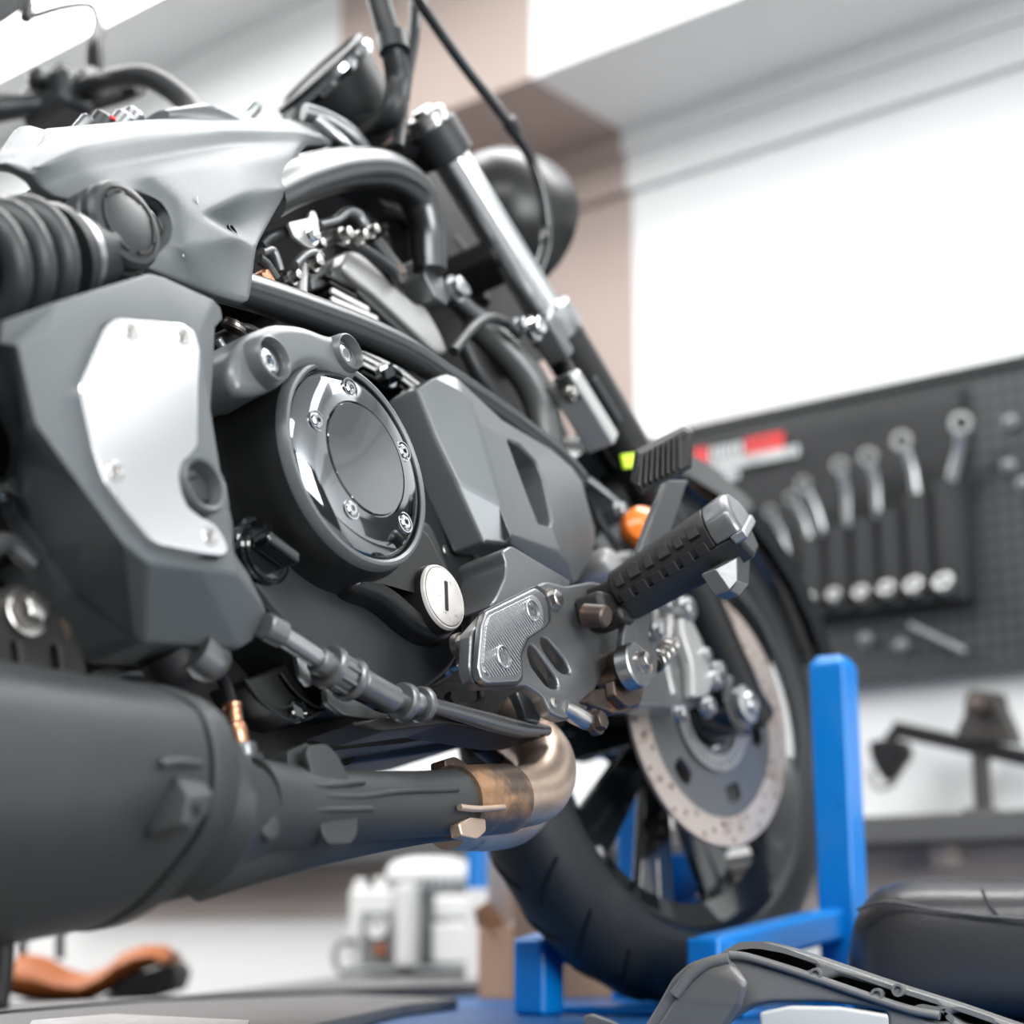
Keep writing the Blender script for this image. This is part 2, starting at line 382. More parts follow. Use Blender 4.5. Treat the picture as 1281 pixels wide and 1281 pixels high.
# tool roll with seven ring wrenches
yp = .045
q = lambda x, y, d=yp: W(x, y, d)
rl = q(866, 560).x; rr = q(1208, 600).x; rt = q(1000, 520).z; rb = q(1080, 765).z
rt2 = q(1205, 482).z; rb2 = q(1205, 735).z; print('roll', rl, rr, rt, rt2, rb, rb2)
RT = max(rt, rt2); RBm = (rb+rb2)/2
RO = empty('tool_roll', WL.base.w, 'black fabric wrench pouch hung on the pegboard, with a red and white print', 'tool pouch')
n1 = 24; rings = []
vs = []; fs = []
zz = [RT, RT-.04, RT-.10, RT-.16, RT-.24, RBm]
for j, z in enumerate(zz):
    for i in range(n1+1):
        x = rl+(rr-rl)*i/n1
        vs.append((x, yp+.004*math.sin(i*1.3+j)+.003*math.sin(i*.5+j*2), z - .012*math.sin(PI*i/n1)*(j < 1)))
for j in range(len(zz)-1):
    for i in range(n1): k = j*(n1+1)+i; fs.append((k, k+1, k+n1+2, k+n1+1))
o = link('backing', mesh_from(vs, fs, WL), CLO, RO); sm = o.modifiers.new('t', 'SOLIDIFY'); sm.thickness = .006
heads = [(965, 640, 984, 690), (992, 623, 1012, 672), (1006, 606, 1028, 660), (1052, 583, 1060, 650), (1087, 572, 1098, 638), (1129, 552, 1146, 616), (1203, 530, 1191, 598)]
tails = [(987, 752), (1013, 750), (1044, 745), (1078, 742), (1110, 737), (1144, 733), (1181, 729)]
px0 = [960, 998, 1030, 1063, 1097, 1130, 1166, 1207]
for i, ((hx, hy, bx_, by_), (tx, ty)) in enumerate(zip(heads, tails)):
    a = q(px0[i], 700, yp+.02).x; b = q(px0[i+1], 700, yp+.02).x; ztop = q(bx_, by_+2, yp+.02).z; zbt = q(tx, ty+22, yp+.02).z
    cx = (a+b)/2; w = (b-a)*.46; rg = []
    for z in (ztop, ztop-.03, (ztop+zbt)/2, zbt+.03, zbt):
        d = .012 if z > zbt else .006
        rg.append([V((cx+w*c, yp+.006+max(0, s)*d*2, z)) for c, s in [(math.cos(t*PI/6), math.sin(t*PI/6)) for t in range(12)]])
    loft('pocket', rg, CLO, RO, WL)
WN = ['shortest ring wrench, leftmost in the black pouch', 'second ring wrench from the left in the black pouch', 'third ring wrench from the left in the black pouch', 'middle ring wrench of the seven in the black pouch',
      'third ring wrench from the right in the black pouch', 'tall bent ring wrench second from the right in the black pouch', 'largest ring wrench, rightmost in the black pouch']
for i, ((hx, hy, bx_, by_), (tx, ty)) in enumerate(zip(heads, tails)):
    h = q(hx, hy, yp+.05); b = q(bx_, by_, yp+.017); s = .0105+.0012*i
    R0 = empty('ring_wrench', WL.base.w, WN[i], 'wrench', 'ring wrenches in the pouch')
    d = (h-b); mid = q((hx+bx_)/2+3, (hy*1.5+by_)/2.5+6, yp+.028)
    neck = h + (mid-h).normalized()*s*.9
    pts = [neck, mid, b, V((b.x, yp+.012, b.z-.012))]
    tube('shank', pts, [s*.62, s*.55, s*.55, s*.55], WRN, R0, WL, local=True, seg=12)
    lathe('ring_end', h, (.25, 1, -.1), [(-.007, s*.95), (-.009, s*.7), (.009, s*.7), (.009, s*1.0), (.005, s*1.12), (-.005, s*1.12), (-.007, s*.95)], WRN, R0, WL, 24)
    t = q(tx, ty, yp+.035)
    lathe('lower_ring', t, (0, .8, .5), [(-.006, s*.95), (-.006, s*.55), (.006, s*.55), (.006, s*.95), (-.006, s*.95)], WRN, R0, WL, 20)
# print on the pouch: a logo line and two lines of small lettering
def label_text(txt, p, size, mat, parent, ext=.0005, sx=1.):
    cu = bpy.data.curves.new('t', 'FONT'); cu.body = txt; cu.size = size; cu.extrude = ext; cu.space_character = sx
    o = bpy.data.objects.new('t', cu); COL.objects.link(o); dg = bpy.context.evaluated_depsgraph_get(); dg.update()
    me = bpy.data.meshes.new_from_object(o.evaluated_get(dg)); bpy.data.objects.remove(o)
    me.materials.clear()
    for v in me.vertices: v.co = WL.m @ V((p.x+v.co.x, p.y+v.co.z, p.z+v.co.y))
    return link('lettering', me, mat, parent, sharp=0)
# direction of reading: wall x grows to the right in the photo
yt = yp+.012
l0 = q(868, 572, yt); l1 = q(885, 569, yt); l2 = q(933, 560, yt); l3 = q(980, 548, yt)
hz = .019
wbx = lambda n, x0, x1, z0, z1, m, d=0: box(n, ((x0+x1)/2, yt+d, (z0+z1)/2), (x1-x0, .0012, z1-z0), m, RO, WL, bev=0)
zl0 = q(900, 566, yt).z
wbx('print_patch', l0.x, l1.x, zl0-.015, zl0+.015, RED)
wbx('print_patch', l2.x, l3.x, zl0-.015, zl0+.015, RED)
# ================================================================ motorcycle
MB = empty('motorcycle', BASE.w, 'dark grey and black motorcycle standing on the blue lift', 'motorcycle')
Y = (0, 1, 0)
def crop(ox, oy, s, pts): return [(ox+x/s, oy+y/s) for x, y in pts]
# ---- rear cover with polished plate
S3 = 2.979
f3 = [(0, 402, .212), (75, 375, .212), (150, 352, .21), (188, 341, .205), (206, 346, .203), (268, 374, .2), (277, 384, .195), (279, 398, .192),      # 0-7 top
      (270, 408, .198), (267, 474, .2), (263, 531, .2), (262, 562, .2), (270, 580, .2), (285, 605, .2), (289, 632, .2), (286, 655, .2), (293, 690, .2), (312, 718, .195), (336, 768, .18),   # 8-18 right
      (331, 792, .17), (301, 811, .168), (181, 804, .165), (165, 795, .163), (100, 738, .15), (58, 690, .14), (18, 640, .13), (11, 618, .13), (17, 578, .135), (26, 540, .15), (18, 498, .16), (3, 450, .17), (2, 427, .19),  # 19-31
      (-60, 420, .2), (-60, 420, .2),  # 32,33
      (139, 396, .212), (232, 402, .21), (250, 420, .207), (44, 531, .212), (101, 609, .214), (151, 676, .214), (186, 704, .213), (250, 712, .212), (297, 718, .208), (99, 487, .214), (60, 415, .213), (22, 432, .212)]
fa = [(0, 1, 44, 45, 31), (1, 2, 34, 44), (2, 3, 4, 35, 34), (4, 5, 36, 35), (5, 6, 7, 8, 36), (8, 9, 36), (9, 10, 11, 36), (36, 11, 12, 13, 14, 15, 42), (36, 42, 41, 40, 39, 38, 43, 34, 35), (15, 16, 17, 42),
      (44, 34, 43), (45, 44, 43, 37), (37, 43, 38), (31, 45, 37, 28, 29, 30), (28, 37, 38, 27), (27, 38, 39, 24, 25, 26), (39, 22, 23, 24), (39, 40, 21, 22), (40, 41, 20, 21), (41, 42, 18, 19, 20), (42, 17, 18)]
RC = facets('air_box_cover', f3, fa, PL, MB, skirt=.05, bevel=.004)
pp = [(139, 402), (148, 399), (228, 405), (243, 413), (250, 437), (248, 491), (247, 558), (240, 567), (228, 578), (224, 595), (227, 615), (235, 634), (252, 647), (269, 656), (280, 672), (286, 687), (281, 695), (255, 692), (201, 681), (188, 674), (161, 642), (131, 602), (117, 562), (101, 491), (102, 478), (131, 411)]
grow = lambda pts, k, c=(185, 545): [(c[0]+(x-c[0])*k, c[1]+(y-c[1])*k) for x, y in pts]
plate('plate_surround', grow(pp, 1.012), .205, .2165, DARK, RC, rad=.003, bev=.001)
PP = plate('polished_plate', pp, .205, .2185, POL, RC, rad=.003, bev=.0006)
for (x, y) in ((163, 414), (228, 420), (144, 590), (262, 671)): 
    lathe('plate_screw', B(x, y, .2185), Y, [(-.002, .0066), (.0004, .0066), (.001, .0058), (-.0022, .0048), (-.0022, .004), (.0012, .0038), (.0012, .0021), (-.001, .0019), (-.001, 0)], STL, RC, seg=24, hexes=(5, 6))
lathe('recess_ring', B(251, 607, .2165), Y, [(-.012, .0205), (.002, .0205), (.005, .0185), (.004, .0160), (-.006, .0135), (-.012, .013)], PL, RC, seg=40)
lathe('rubber_plug', B(249, 613, .212), Y, [(-.012, .0098), (.0005, .0098), (.002, .008), (.0022, 0)], PLD, RC, seg=32)
plate('cover_rear_wall', [(-80, 380), (0, 402), (60, 400), (40, 700), (-80, 700)], .02, .12, DIRTY, RC, rad=.01)
# ---- clutch cover
cc = B(444, 580, .19)
CL = lathe('clutch_cover', cc, Y, [(-.12, .099), (-.056, .099), (-.053, .098), (-.050, .0965), (-.044, .0945), (-.022, .0915), (-.012, .089), (-.006, .0865), (.001, .0845), (.0035, .0815), (.0025, .0785), (-.001, .0775), (-.001, 0)], BLK, MB, seg=96, sharp=50)
BC = lathe('clutch_bezel', cc, Y, [(-.004, .0762), (.0015, .0762), (.0045, .073), (.0085, .064), (.0105, .052), (.0112, .0475), (.0095, .0468), (.0095, .0458), (.0118, .0450), (.0124, .03), (.0132, .012), (.0134, 0)], BCH, CL, seg=96, sharp=25)
lathe('cover_lip', cc, Y, [(-.004, .0862), (.001, .0852), (.0042, .0832), (.0048, .081), (.0035, .0788), (-.001, .0778)], PAINT, CL, seg=96, nocap=True)
for (x, y) in ((434.5, 487), (393, 528), (436, 638), (503, 655), (501, 566)):
    c = B(x, y, .197)
    lathe('bezel_screw', c, Y, [(-.008, .0082), (.0035, .0086), (.0035, .0076), (-.001, .007), (-.001, .0058), (.0038, .0056), (.0046, .0046), (.0046, .0027), (.001, .0024), (.001, 0)], CHR, CL, seg=24, hexes=(7, 8))
# raised guard over the clutch cover
gp = [(x-3, y+1) for x, y in crop(250, 350, S3, [(127, 330), (140, 262), (200, 190), (300, 150), (400, 158), (480, 190), (500, 195), (535, 197), (585, 245), (618, 310), (612, 350), (585, 372), (545, 352), (480, 322), (425, 314), (388, 322), (360, 352), (330, 385), (280, 410), (215, 425), (160, 420), (138, 385)])]
GU = plate('clutch_guard', gp, .115, .198, PAINT, MB, rad=.012, bev=.0095, bres=5)
def boss(px_, py_, r, y0, y1, parent, mat=PAINT):
    c = B(px_, py_, y1)
    lathe('bolt_boss', c, Y, [(-(y1-y0), r*1.28), (-.004, r*1.08), (0, r), (.0006, r*.92), (-.002, r*.84), (-.011, r*.82), (-.011, 0)], mat, parent, seg=32, sharp=40)
    lathe('guard_bolt', B(px_, py_, y1)-V((0, .010, 0)), Y, [(0, r*.62), (.004, r*.62), (.0052, r*.5), (.0052, r*.26), (.002, r*.24), (.002, 0)], CHR, parent, seg=24, hexes=(3, 4))
boss(344, 447, .0175, .15, .2095, GU); boss(439, 439, .0150, .16, .203, GU)
# ---- crankcase
ck = [(300, 470), (285, 520), (283, 600), (292, 660), (318, 730), (352, 800), (395, 850), (430, 868), (520, 876), (566, 850), (590, 800), (600, 740), (592, 690), (560, 650), (525, 600), (480, 530), (420, 480), (370, 460)]
CK = plate('crankcase', ck, -.12, .128, BLK2, MB, rad=.012, bev=.006)
plate('crankcase_lower', [(292, 690), (318, 730), (352, 775), (392, 818), (410, 850), (440, 872), (470, 880), (530, 868), (566, 838), (585, 800), (578, 760), (560, 700), (540, 650), (400, 640)], .08, .152, BLK2, CK, rad=.012, bev=.006)
rb = plate('cover_boss', [(440, 735), (490, 752), (522, 782), (550, 800), (574, 796), (586, 768), (582, 735), (560, 700), (535, 650), (480, 640)], .10, .174, BLK, CL, rad=.02, bev=.012, bres=5)
c = B(554, 747, .181)
PC = lathe('round_cap', c, Y, [(-.03, .030), (0, .0275), (.0015, .0265), (.0015, .0255), (-.001, .0252), (-.001, .0248), (.002, .0245), (.003, .023), (.0032, 0)], CREAM, CL, seg=48)
lathe('cap_seat', c, Y, [(-.05, .034), (-.004, .0285), (.001, .0268), (.001, .0256), (-.002, .025)], BLK, CL, seg=48)
box('cap_slot', c+V((0, .0036, 0)), (.0032, .0012, .026), DIRTY, CL, rot=M.Rotation(math.radians(12), 3, 'Y'), bev=0)
# oil filler knob
kc = B(333, 693, .158)
lathe('filler_seat', B(330, 690, .150), Y, [(-.03, .030), (.0, .0285), (.002, .026), (.002, .0235), (-.004, .0225), (-.004, 0)], GLS, CK, seg=40)
KN = lathe('filler_cap', kc, Y, [(-.012, .0205), (.0, .0205), (.0016, .019), (.0016, 0)], GLS, CK, seg=48)
box('grip_bar', kc+V((0, .010, 0)), (.036, .018, .011), GLS, CK, rot=M.Rotation(math.radians(20), 3, 'Y'), bev=.004, bseg=4)
lathe('grip_rim', kc, Y, [(-.010, .0225), (-.004, .0225), (-.002, .021), (-.002, .0185)], GLS, CK, seg=48, nocap=True)
# sight glass
sc_ = B(443, 820, .147)
lathe('sight_glass', sc_, Y, [(-.02, .030), (.001, .0295), (.002, .028), (.0005, .0262), (.0015, .0245), (.0035, .0238), (.0035, .0222), (.001, .0215), (.0005, .0195), (.002, .019), (.002, .0175), (-.001, .017), (-.001, 0)], CHR, CK, seg=48)
lathe('glass_face', sc_+V((0, .0005, 0)), Y, [(-.002, .0168), (0, .0168), (.0003, 0)], CREAM, CK, seg=40)
# sharp rib edge left of the clutch cover
tube('casing_rib', [(287, 545, .14), (292, 590, .14), (304, 630, .142), (322, 660, .145)], [.0015, .003, .0025, .001], BLK2, CK)
tube('casing_rib', [(318, 742, .148), (352, 782, .148), (385, 812, .148), (395, 832, .148)], .0022, DARK, CK)
plate('crankcase_rear', [(262, 420), (300, 402), (330, 440), (300, 500), (298, 620), (270, 590), (262, 520)], .03, .115, DIRTY, CK, rad=.01, bev=.004)
hexbolt('case_bolt', B(273, 508, .118), .006, .006, DIRTY, CK)
# lower pan under the crankcase, in shade
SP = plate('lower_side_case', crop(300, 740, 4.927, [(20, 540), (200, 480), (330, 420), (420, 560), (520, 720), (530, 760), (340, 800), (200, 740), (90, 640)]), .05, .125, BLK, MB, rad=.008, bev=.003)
tube('case_seam', [(p[0], p[1], .127) for p in crop(300, 740, 4.927, [(30, 540), (120, 660), (210, 745), (300, 790), (400, 790), (510, 740)])], .0014, BLK2, SP)
tube('case_seam', [(p[0], p[1], .127) for p in crop(300, 740, 4.927, [(250, 505), (330, 610), (420, 690), (520, 730)])], .0014, BLK2, SP)
lathe('drain_screw', B(372, 889, .127), Y, [(-.003, .009), (.002, .009), (.003, .0075), (.001, .006), (.001, 0)], GLS, SP, seg=24)
# ---- engine core, cylinders, head
plate('engine_block', [(300, 540), (330, 420), (420, 330), (560, 380), (640, 470), (740, 600), (760, 700), (740, 800), (690, 880), (560, 905), (440, 900), (330, 850), (285, 700)], -.15, .03, DARK, MB, rad=.01)
plate('belly_block', [(160, 700), (300, 760), (480, 850), (690, 860), (690, 900), (500, 930), (440, 936), (330, 950), (160, 900), (60, 830), (0, 800), (-40, 690)], -.1, .09, DIRTY, MB, rad=.01)
CYF = plate('front_cylinder', crop(250, 350, S3, [(540, 230), (700, 300), (860, 420), (900, 560), (870, 700), (760, 620), (620, 420)]), -.05, .07, DARK, MB, rad=.006)
# cooling fins: thin horizontal plates with machined bright edges
def fins(x0, y0, x1, y1, n, dy, yb, parent, bright):
    for i in range(n):
        a = B(x0+i*dy[0], y0+i*dy[1], yb); b = B(x1+i*dy[0], y1+i*dy[1], yb)
        f = beam('cooling_fin', a-V((0, .04, 0)), b-V((0, .04, 0)), .08, .0030, BLK, parent, bev=.0006, roll=(0, 0, 1))
        if i in bright: beam('machined_edge', a+V((0, .0008, .0)), b+V((0, .0008, 0)), .003, .0036, MACH, parent, bev=0)
FR_ = lambda *a: plate(*a[:1], **{})
CY = plate('front_cylinder_fins_core', crop(250, 350, S3, [(600, 270), (860, 400), (870, 520), (760, 500), (620, 330)]), -.02, .06, BLK, MB, rad=.004)
CY.name = 'cylinder_barrel'
fins(449, 437, 497, 462, 4, (1.5, 9.2), .085, CY, (0, 1, 2))
fins(497, 463, 531, 489, 5, (1.8, 9.5), .095, CY, (0, 1, 3, 4))
hexbolt('barrel_bolt', B(484, 470, .098), .009, .012, CHR, CY)
# rear cylinder with bright fins and silver head cover
HD = plate('rear_cylinder', crop(310, 230, 5.124, [(470, 560), (600, 440), (900, 620), (1250, 1100), (1100, 1150), (700, 900), (480, 740)]), -.06, .05, BLK, MB, rad=.006)
for i, (x0, y0, x1, y1, br) in enumerate([(408, 343, 448, 362, 0), (413, 352, 447, 371, 0), (413, 364, 459, 388, 1), (413, 375, 470, 400, 1), (415, 386, 480, 412, 0)]):
    a, b = B(x0, y0, .068), B(x1, y1, .068)
    beam('cooling_fin', a-V((0, .04, 0)), b-V((0, .04, 0)), .08, .0036, BLK, HD, bev=.0008)
    if br: beam('machined_edge', a+V((0, .001, 0)), b+V((0, .001, 0)), .004, .0052, MACH, HD, bev=.0008)
hc = [(x, y) for x, y in crop(310, 230, 5.124, [(600, 530), (640, 430), (690, 425), (740, 450), (840, 540), (930, 640), (1080, 770), (1130, 770), (1180, 850), (1240, 960), (1290, 1080), (1230, 1090), (1150, 1020), (1000, 880), (830, 720), (700, 620)])]
HC = plate('head_cover', hc, .0, .075, SILV, MB, rad=.008, bev=.004)
plate('head_cover_lip', crop(310, 230, 5.124, [(540, 540), (600, 530), (700, 620), (830, 720), (1000, 880), (1150, 1020), (1230, 1090), (1200, 1120), (1000, 960), (800, 780), (640, 630), (540, 590)]), .0, .066, BRKT, HC, rad=.004, bev=.002)
plate('head_cover_end', crop(310, 230, 5.124, [(400, 590), (500, 500), (640, 430), (600, 530), (540, 560), (540, 640), (420, 680)]), .0, .06, BRKT, HC, rad=.004, bev=.003)
# ---- frame tubes
FT = tube('frame_rail', [(250, 348, .135), (314, 366, .135), (380, 388, .135), (450, 414, .135), (505, 440, .135), (552, 470, .132), (600, 500, .13), (650, 535, .13), (700, 575, .128), (722, 600, .125)], [.0150, .0152, .0152, .0150, .0145, .0135, .0128, .0125, .012, .012], TUBE, MB, n=10, seg=32)
tube('upper_frame_tube', [(330, 248, .11), (372, 228, .11), (430, 212, .11), (480, 214, .108), (518, 240, .10), (534, 285, .095), (538, 340, .09)], [.0215, .0215, .021, .0205, .020, .0185, .017], TUBE, MB, n=10, seg=32)
tube('upper_frame_tube_seam', [(470, 262, .06), (500, 268, .06), (515, 290, .06), (520, 340, .06)], .010, DARK, MB, n=8)
lathe('tube_cap', B(432, 192, .112), (.2, 0, 1), [(-.004, .007), (.002, .007), (.004, .004), (.004, 0)], STL, MB, seg=20)
# dark air box / radiator behind
plate('air_box', [(300, 230), (420, 200), (520, 215), (560, 300), (570, 400), (640, 460), (560, 520), (420, 420), (300, 360), (60, 330), (30, 240), (120, 200)], -.12, -.02, DARK, MB, rad=.01)
lathe('toothed_ring', B(470, 300, .0), Y, [(-.01, .03), (.0, .03), (.0, .022), (-.01, .02)], DARK, MB, seg=32)
for k in range(4): 
    hexbolt('ring_tooth', B(478+k*1.2, 274+k*11, .005), .004, .003, DIRTY, MB, washer=False)
# linkage between tubes
LK = plate('cable_bracket', crop(310, 230, 5.124, [(258, 245), (390, 215), (400, 170), (430, 170), (455, 230), (460, 330), (440, 400), (410, 415), (370, 395), (300, 340)]), .098, .102, SILV, MB, rad=.003, bev=.0008)
hexbolt('bracket_nut', B(389, 296, .103), .0062, .006, CHR, LK)
tube('throttle_cable', [(p[0], p[1], .09) for p in crop(310, 230, 5.124, [(80, 400), (130, 350), (240, 310)])], .0052, PLD, MB)
tube('throttle_cable', [(p[0], p[1], .09) for p in crop(310, 230, 5.124, [(455, 265), (560, 235), (640, 180), (700, 200), (740, 260), (790, 310)])], [.0045, .0045, .005, .006, .006, .005], BRKT, MB)
tube('throttle_cable', [(p[0], p[1], .085) for p in crop(310, 230, 5.124, [(430, 460), (470, 390), (560, 350), (680, 390), (800, 460), (930, 560), (980, 640)])], .0055, PLD, MB)
hs = lambda n, pts, r, m, y: tube(n, [(p[0], p[1], y) for p in crop(310, 230, 5.124, pts)], r, m, MB)
hs('hose', [(70, 480), (120, 520), (180, 610)], .0045, PLD, .10); hs('hose', [(90, 440), (160, 430), (210, 560)], .004, BRKT, .09)
hs('hose', [(300, 520), (360, 460), (420, 440), (470, 470)], .004, BRKT, .10); hs('hose', [(450, 420), (500, 340), (600, 330)], .006, PLD, .07)
lathe('round_sensor', B(336, 346, .10), Y, [(-.01, .008), (0, .008), (.002, .006), (.002, 0)], COP, MB, seg=24)
lathe('threaded_stud', B(377, 350, .09), (.25, 0, 1), [(-.02, .0058), (.016, .0058), (.016, 0)], CAST, MB, seg=20)
for (x, y, r) in ((429, 295, .0062), (449, 297, .0052), (463, 290, .0048), (391, 330, .006), (365, 348, .005), (396, 308, .0045)): hexbolt('linkage_bolt', B(x, y, .095), r, .008, STL, MB)
lathe('ignition_plug', B(487, 330, .075), (.5, .2, -.8), [(-.025, .010), (.012, .010), (.012, .0075), (.022, .0075), (.022, 0)], PLD, MB, seg=20)
lathe('plug_tip', B(495, 338, .08), (.5, .2, -.8), [(-.002, .0085), (.008, .0085), (.010, .005), (.010, 0)], RUST, MB, seg=20)
# ---- upper side cover
tc = [(55, 160, .05), (101, 156, .045), (185, 149, .03), (285, 147, .025), (352, 148, .025), (396, 156, .035), (414, 168, .05), (417, 182, .075), # 0-7
      (384, 182, .10), (374, 193, .112), (364, 231, .125), (349, 256, .13), (321, 309, .15), (313, 381, .158), (262, 366, .155), (181, 334, .150), (197, 318, .152), (213, 302, .160), (217, 284, .16), (208, 262, .155), (193, 248, .152), (175, 240, .15), (145, 235, .15), # 8-22
      (128, 237, .15), (111, 242, .148), (97, 253, .14), (66, 245, .135), (50, 232, .135), (38, 216, .138), (7, 203, .13), (-6, 206, .125), (-12, 192, .12), (15, 190, .11), (45, 182, .10), (60, 174, .085), # 23-34
      (40, 212, .142), (100, 181, .140), (185, 166, .132), (290, 158, .122), (370, 162, .110), (404, 172, .092), # 35-40 ridge 1
      (110, 215, .140), (190, 200, .132), (290, 182, .121), (375, 178, .110),   # 41-44 valley
      (190, 220, .152), (225, 250, .162), (290, 202, .144), (365, 194, .120),  # 45-48
      (250, 268, .164), (305, 243, .154), (352, 236, .136), (300, 298, .166), (322, 309, .160), (232, 310, .166), (285, 286, .140)] # 49-55
ft = [(0, 34, 33, 32, 31, 30, 29, 28, 35, 36, 1), (1, 36, 37, 2), (2, 37, 38, 3), (3, 38, 39, 4), (4, 39, 40, 5), (5, 40, 7, 6),
      (35, 28, 27, 41, 36), (36, 41, 42, 37), (37, 42, 43, 38), (38, 43, 44, 39), (39, 44, 8, 7, 40), (27, 26, 25, 24, 23, 22, 41), (41, 22, 21, 45, 42), (42, 45, 47, 43), (43, 47, 48, 44), (44, 48, 9, 8),
      (21, 20, 19, 18, 46, 45), (45, 46, 47), (46, 49, 50, 47), (47, 50, 51, 10, 48), (48, 10, 9), (46, 18, 54, 49), (49, 55, 50), (50, 55, 12, 11, 51), (51, 11, 10), (49, 54, 52), (49, 52, 55), (52, 12, 55), (54, 18, 17), (54, 17, 16, 15, 14), (54, 14, 13, 12, 52)]
TC = facets('upper_side_cover', tc, ft, PL, MB, skirt=.012, bevel=0, sub=3, icrease=.45)
lathe('cover_hole', B(290, 290, .144), (.2, 1, .2), [(-.003, .0062), (.0016, .0062), (.002, .005), (-.002, .0045), (-.002, 0)], DARK, TC, seg=24)
facets('cover_horn', [(-12, 192, .11), (8, 186, .10), (27, 157, .08), (38, 156, .07), (60, 162, .06), (62, 176, .07), (50, 186, .10), (20, 196, .12)], [(0, 1, 6, 7), (1, 2, 3, 6), (3, 4, 5, 6)], PL, TC, skirt=.01, bevel=.002)
for (x, y, l) in ((263, 296, 14), (228, 318, 6), (246, 250, 10)):
    tube('scuff_mark', [(x, y-l/2, .1615), (x+1.5, y+l/2, .1615)], .0006, WPR, TC, smooth=False, seg=6)
# ---- round cap housing beside the upper cover
kc2 = B(155, 281, .178)
HN = lathe('horn_body', kc2, Y, [(-.07, .026), (-.03, .030), (-.024, .0345), (-.010, .0345), (-.008, .0325), (.0, .0335), (.004, .031), (.005, .027), (.0035, .0262), (.006, .020), (.0075, .01), (.008, 0)], PLD, MB, seg=64, sharp=30)
for a0, a1 in ((.4, 1.2), (1.35, 2.1), (2.5, 2.9), (3.2, 4.3), (4.5, 5.3), (5.5, 6.1)):
    vs, fs = lathe_data(kc2+V((0, .0052, 0)), Y, [(0, .0225), (.0012, .0225), (.0012, .0248), (0, .0248), (0, .0225)], 14, (), a0, a1)
    link('arc_slot', mesh_from(vs, fs, BK), DARK, HN, BK)
lathe('elbow', B(150, 300, .12), (-.3, 1, -.5), [(-.06, .02), (.02, .026), (.02, 0)], DIRTY, MB, seg=32)
# ---- rear shock
sa, sb = B(-60, 345, .16), B(112, 316, .16); ax = (sb-sa).normalized(); L = (sb-sa).length
SH = lathe('shock_absorber', sa, ax, [(-.05, .014), (L*.62, .014), (L*.62, .012), (L, .012)], DARK, MB, seg=32)
u, v, w = axisbasis(ax); pts = []
for k in range(0, 24*3+13):
    t = k/24; pts.append(sa + ax*(t/3.5*(L*.60)+.0) + (u*math.cos(2*PI*t)+v*math.sin(2*PI*t))*.036)
link('coil_spring', mesh_from(*sweep(pts, .0098, 14), BK), PLD, SH)
lathe('spring_collar', sa+ax*(L*.70), ax, [(-.004, .038), (.004, .038), (.006, .034), (.012, .033), (.014, .029), (.030, .028), (.032, .025), (.05, .024), (.05, 0)], PLD, SH, seg=40)
lathe('collar_band', sa+ax*(L*.77), ax, [(-.001, .0315), (.012, .0302), (.012, .028)], ALU, SH, seg=40)
# ---- grey frame side cover
sd = [(522, 486, .15), (545, 471, .155), (561, 466, .158), (573, 472, .16), (628, 524, .158), (690, 561, .155), (715, 581, .152), (729, 602, .148), (746, 664, .145), (743, 690, .145), (722, 729, .15), (714, 731, .15), (690, 720, .155), (636, 681, .165), (607, 679, .165), # 0-14
      (571, 603, .158), (545, 548, .154), (578, 492, .172), (589, 502, .173), (600, 532, .175), (629, 633, .178), (637, 668, .178), (700, 690, .172), (716, 706, .168), # 15-23
      (635, 549, .175), (650, 557, .174), (672, 578, .172), (680, 598, .172), (691, 648, .172), (688, 659, .172), (675, 655, .173), (664, 628, .174)]
fs_ = [(0, 1, 17, 18, 19, 16), (1, 2, 3, 17), (16, 19, 20, 15), (15, 20, 21, 13, 14), (3, 4, 24, 19, 18, 17), (4, 5, 26, 25, 24), (5, 6, 7, 27, 26), (7, 8, 28, 27), (8, 9, 22, 29, 28), (22, 9, 10, 23), (19, 24, 31, 20), (20, 31, 30, 21), (21, 30, 29, 22), (21, 22, 12, 13), (22, 23, 11, 12), (23, 10, 11)]
SD = facets('frame_side_cover', sd, fs_, PAINT, MB, skirt=.035, bevel=.0045, bseg=3)
# ---- forks and steering
f0, f1, ax_ = B(548, 172, .105), B(690, 405, .105), B(937, 880, .105)
fd = (f1-f0).normalized()
FK = tube('fork_tube', [f0-fd*.02, f0.lerp(f1, .5), f1+fd*.03], .0205, FORK, MB, local=True, smooth=False, seg=40)
fo = V((0, -.21, 0))
tube('left_fork_tube', [f0+fo-fd*.02, f1+fo+fd*.03], .0205, CHR, MB, local=True, smooth=False, seg=32)
lathe('fork_cap', f0-fd*.02, -fd, [(-.002, .0225), (.006, .0225), (.009, .019), (.009, .012), (.014, .011), (.014, 0)], STL, FK, seg=32)
lathe('yoke_clamp', f0+fd*.012, fd, [(-.026, .026), (-.024, .028), (.012, .028), (.014, .025)], PLD, MB, seg=32)
beam('top_yoke', f0+V((0, 0, 0))-fd*(-.005), f0+fo+fd*.005, .05, .028, PLD, MB, bev=.006)
sl = tube('fork_slider', [f1+fd*.0, f1+fd*.06, f1+fd*.2, ax_-V((.02, 0, 0)), ax_+V((.0, 0, -.02))], [.0275, .0275, .026, .027, .027], BLK, MB, local=True, smooth=False, seg=32)
tube('left_fork_slider', [f1+fd*.0+fo, ax_+fo], .027, BLK, MB, local=True, smooth=False, seg=24)
lathe('dust_seal', f1+fd*.0, fd, [(-.02, .0225), (-.016, .030), (.012, .0305), (.016, .028)], ALU, MB, seg=32)
beam('lower_yoke', f0.lerp(f1, .62)+V((0, 0, 0)), f0.lerp(f1, .62)+fo, .06, .03, DARK, MB, bev=.006)
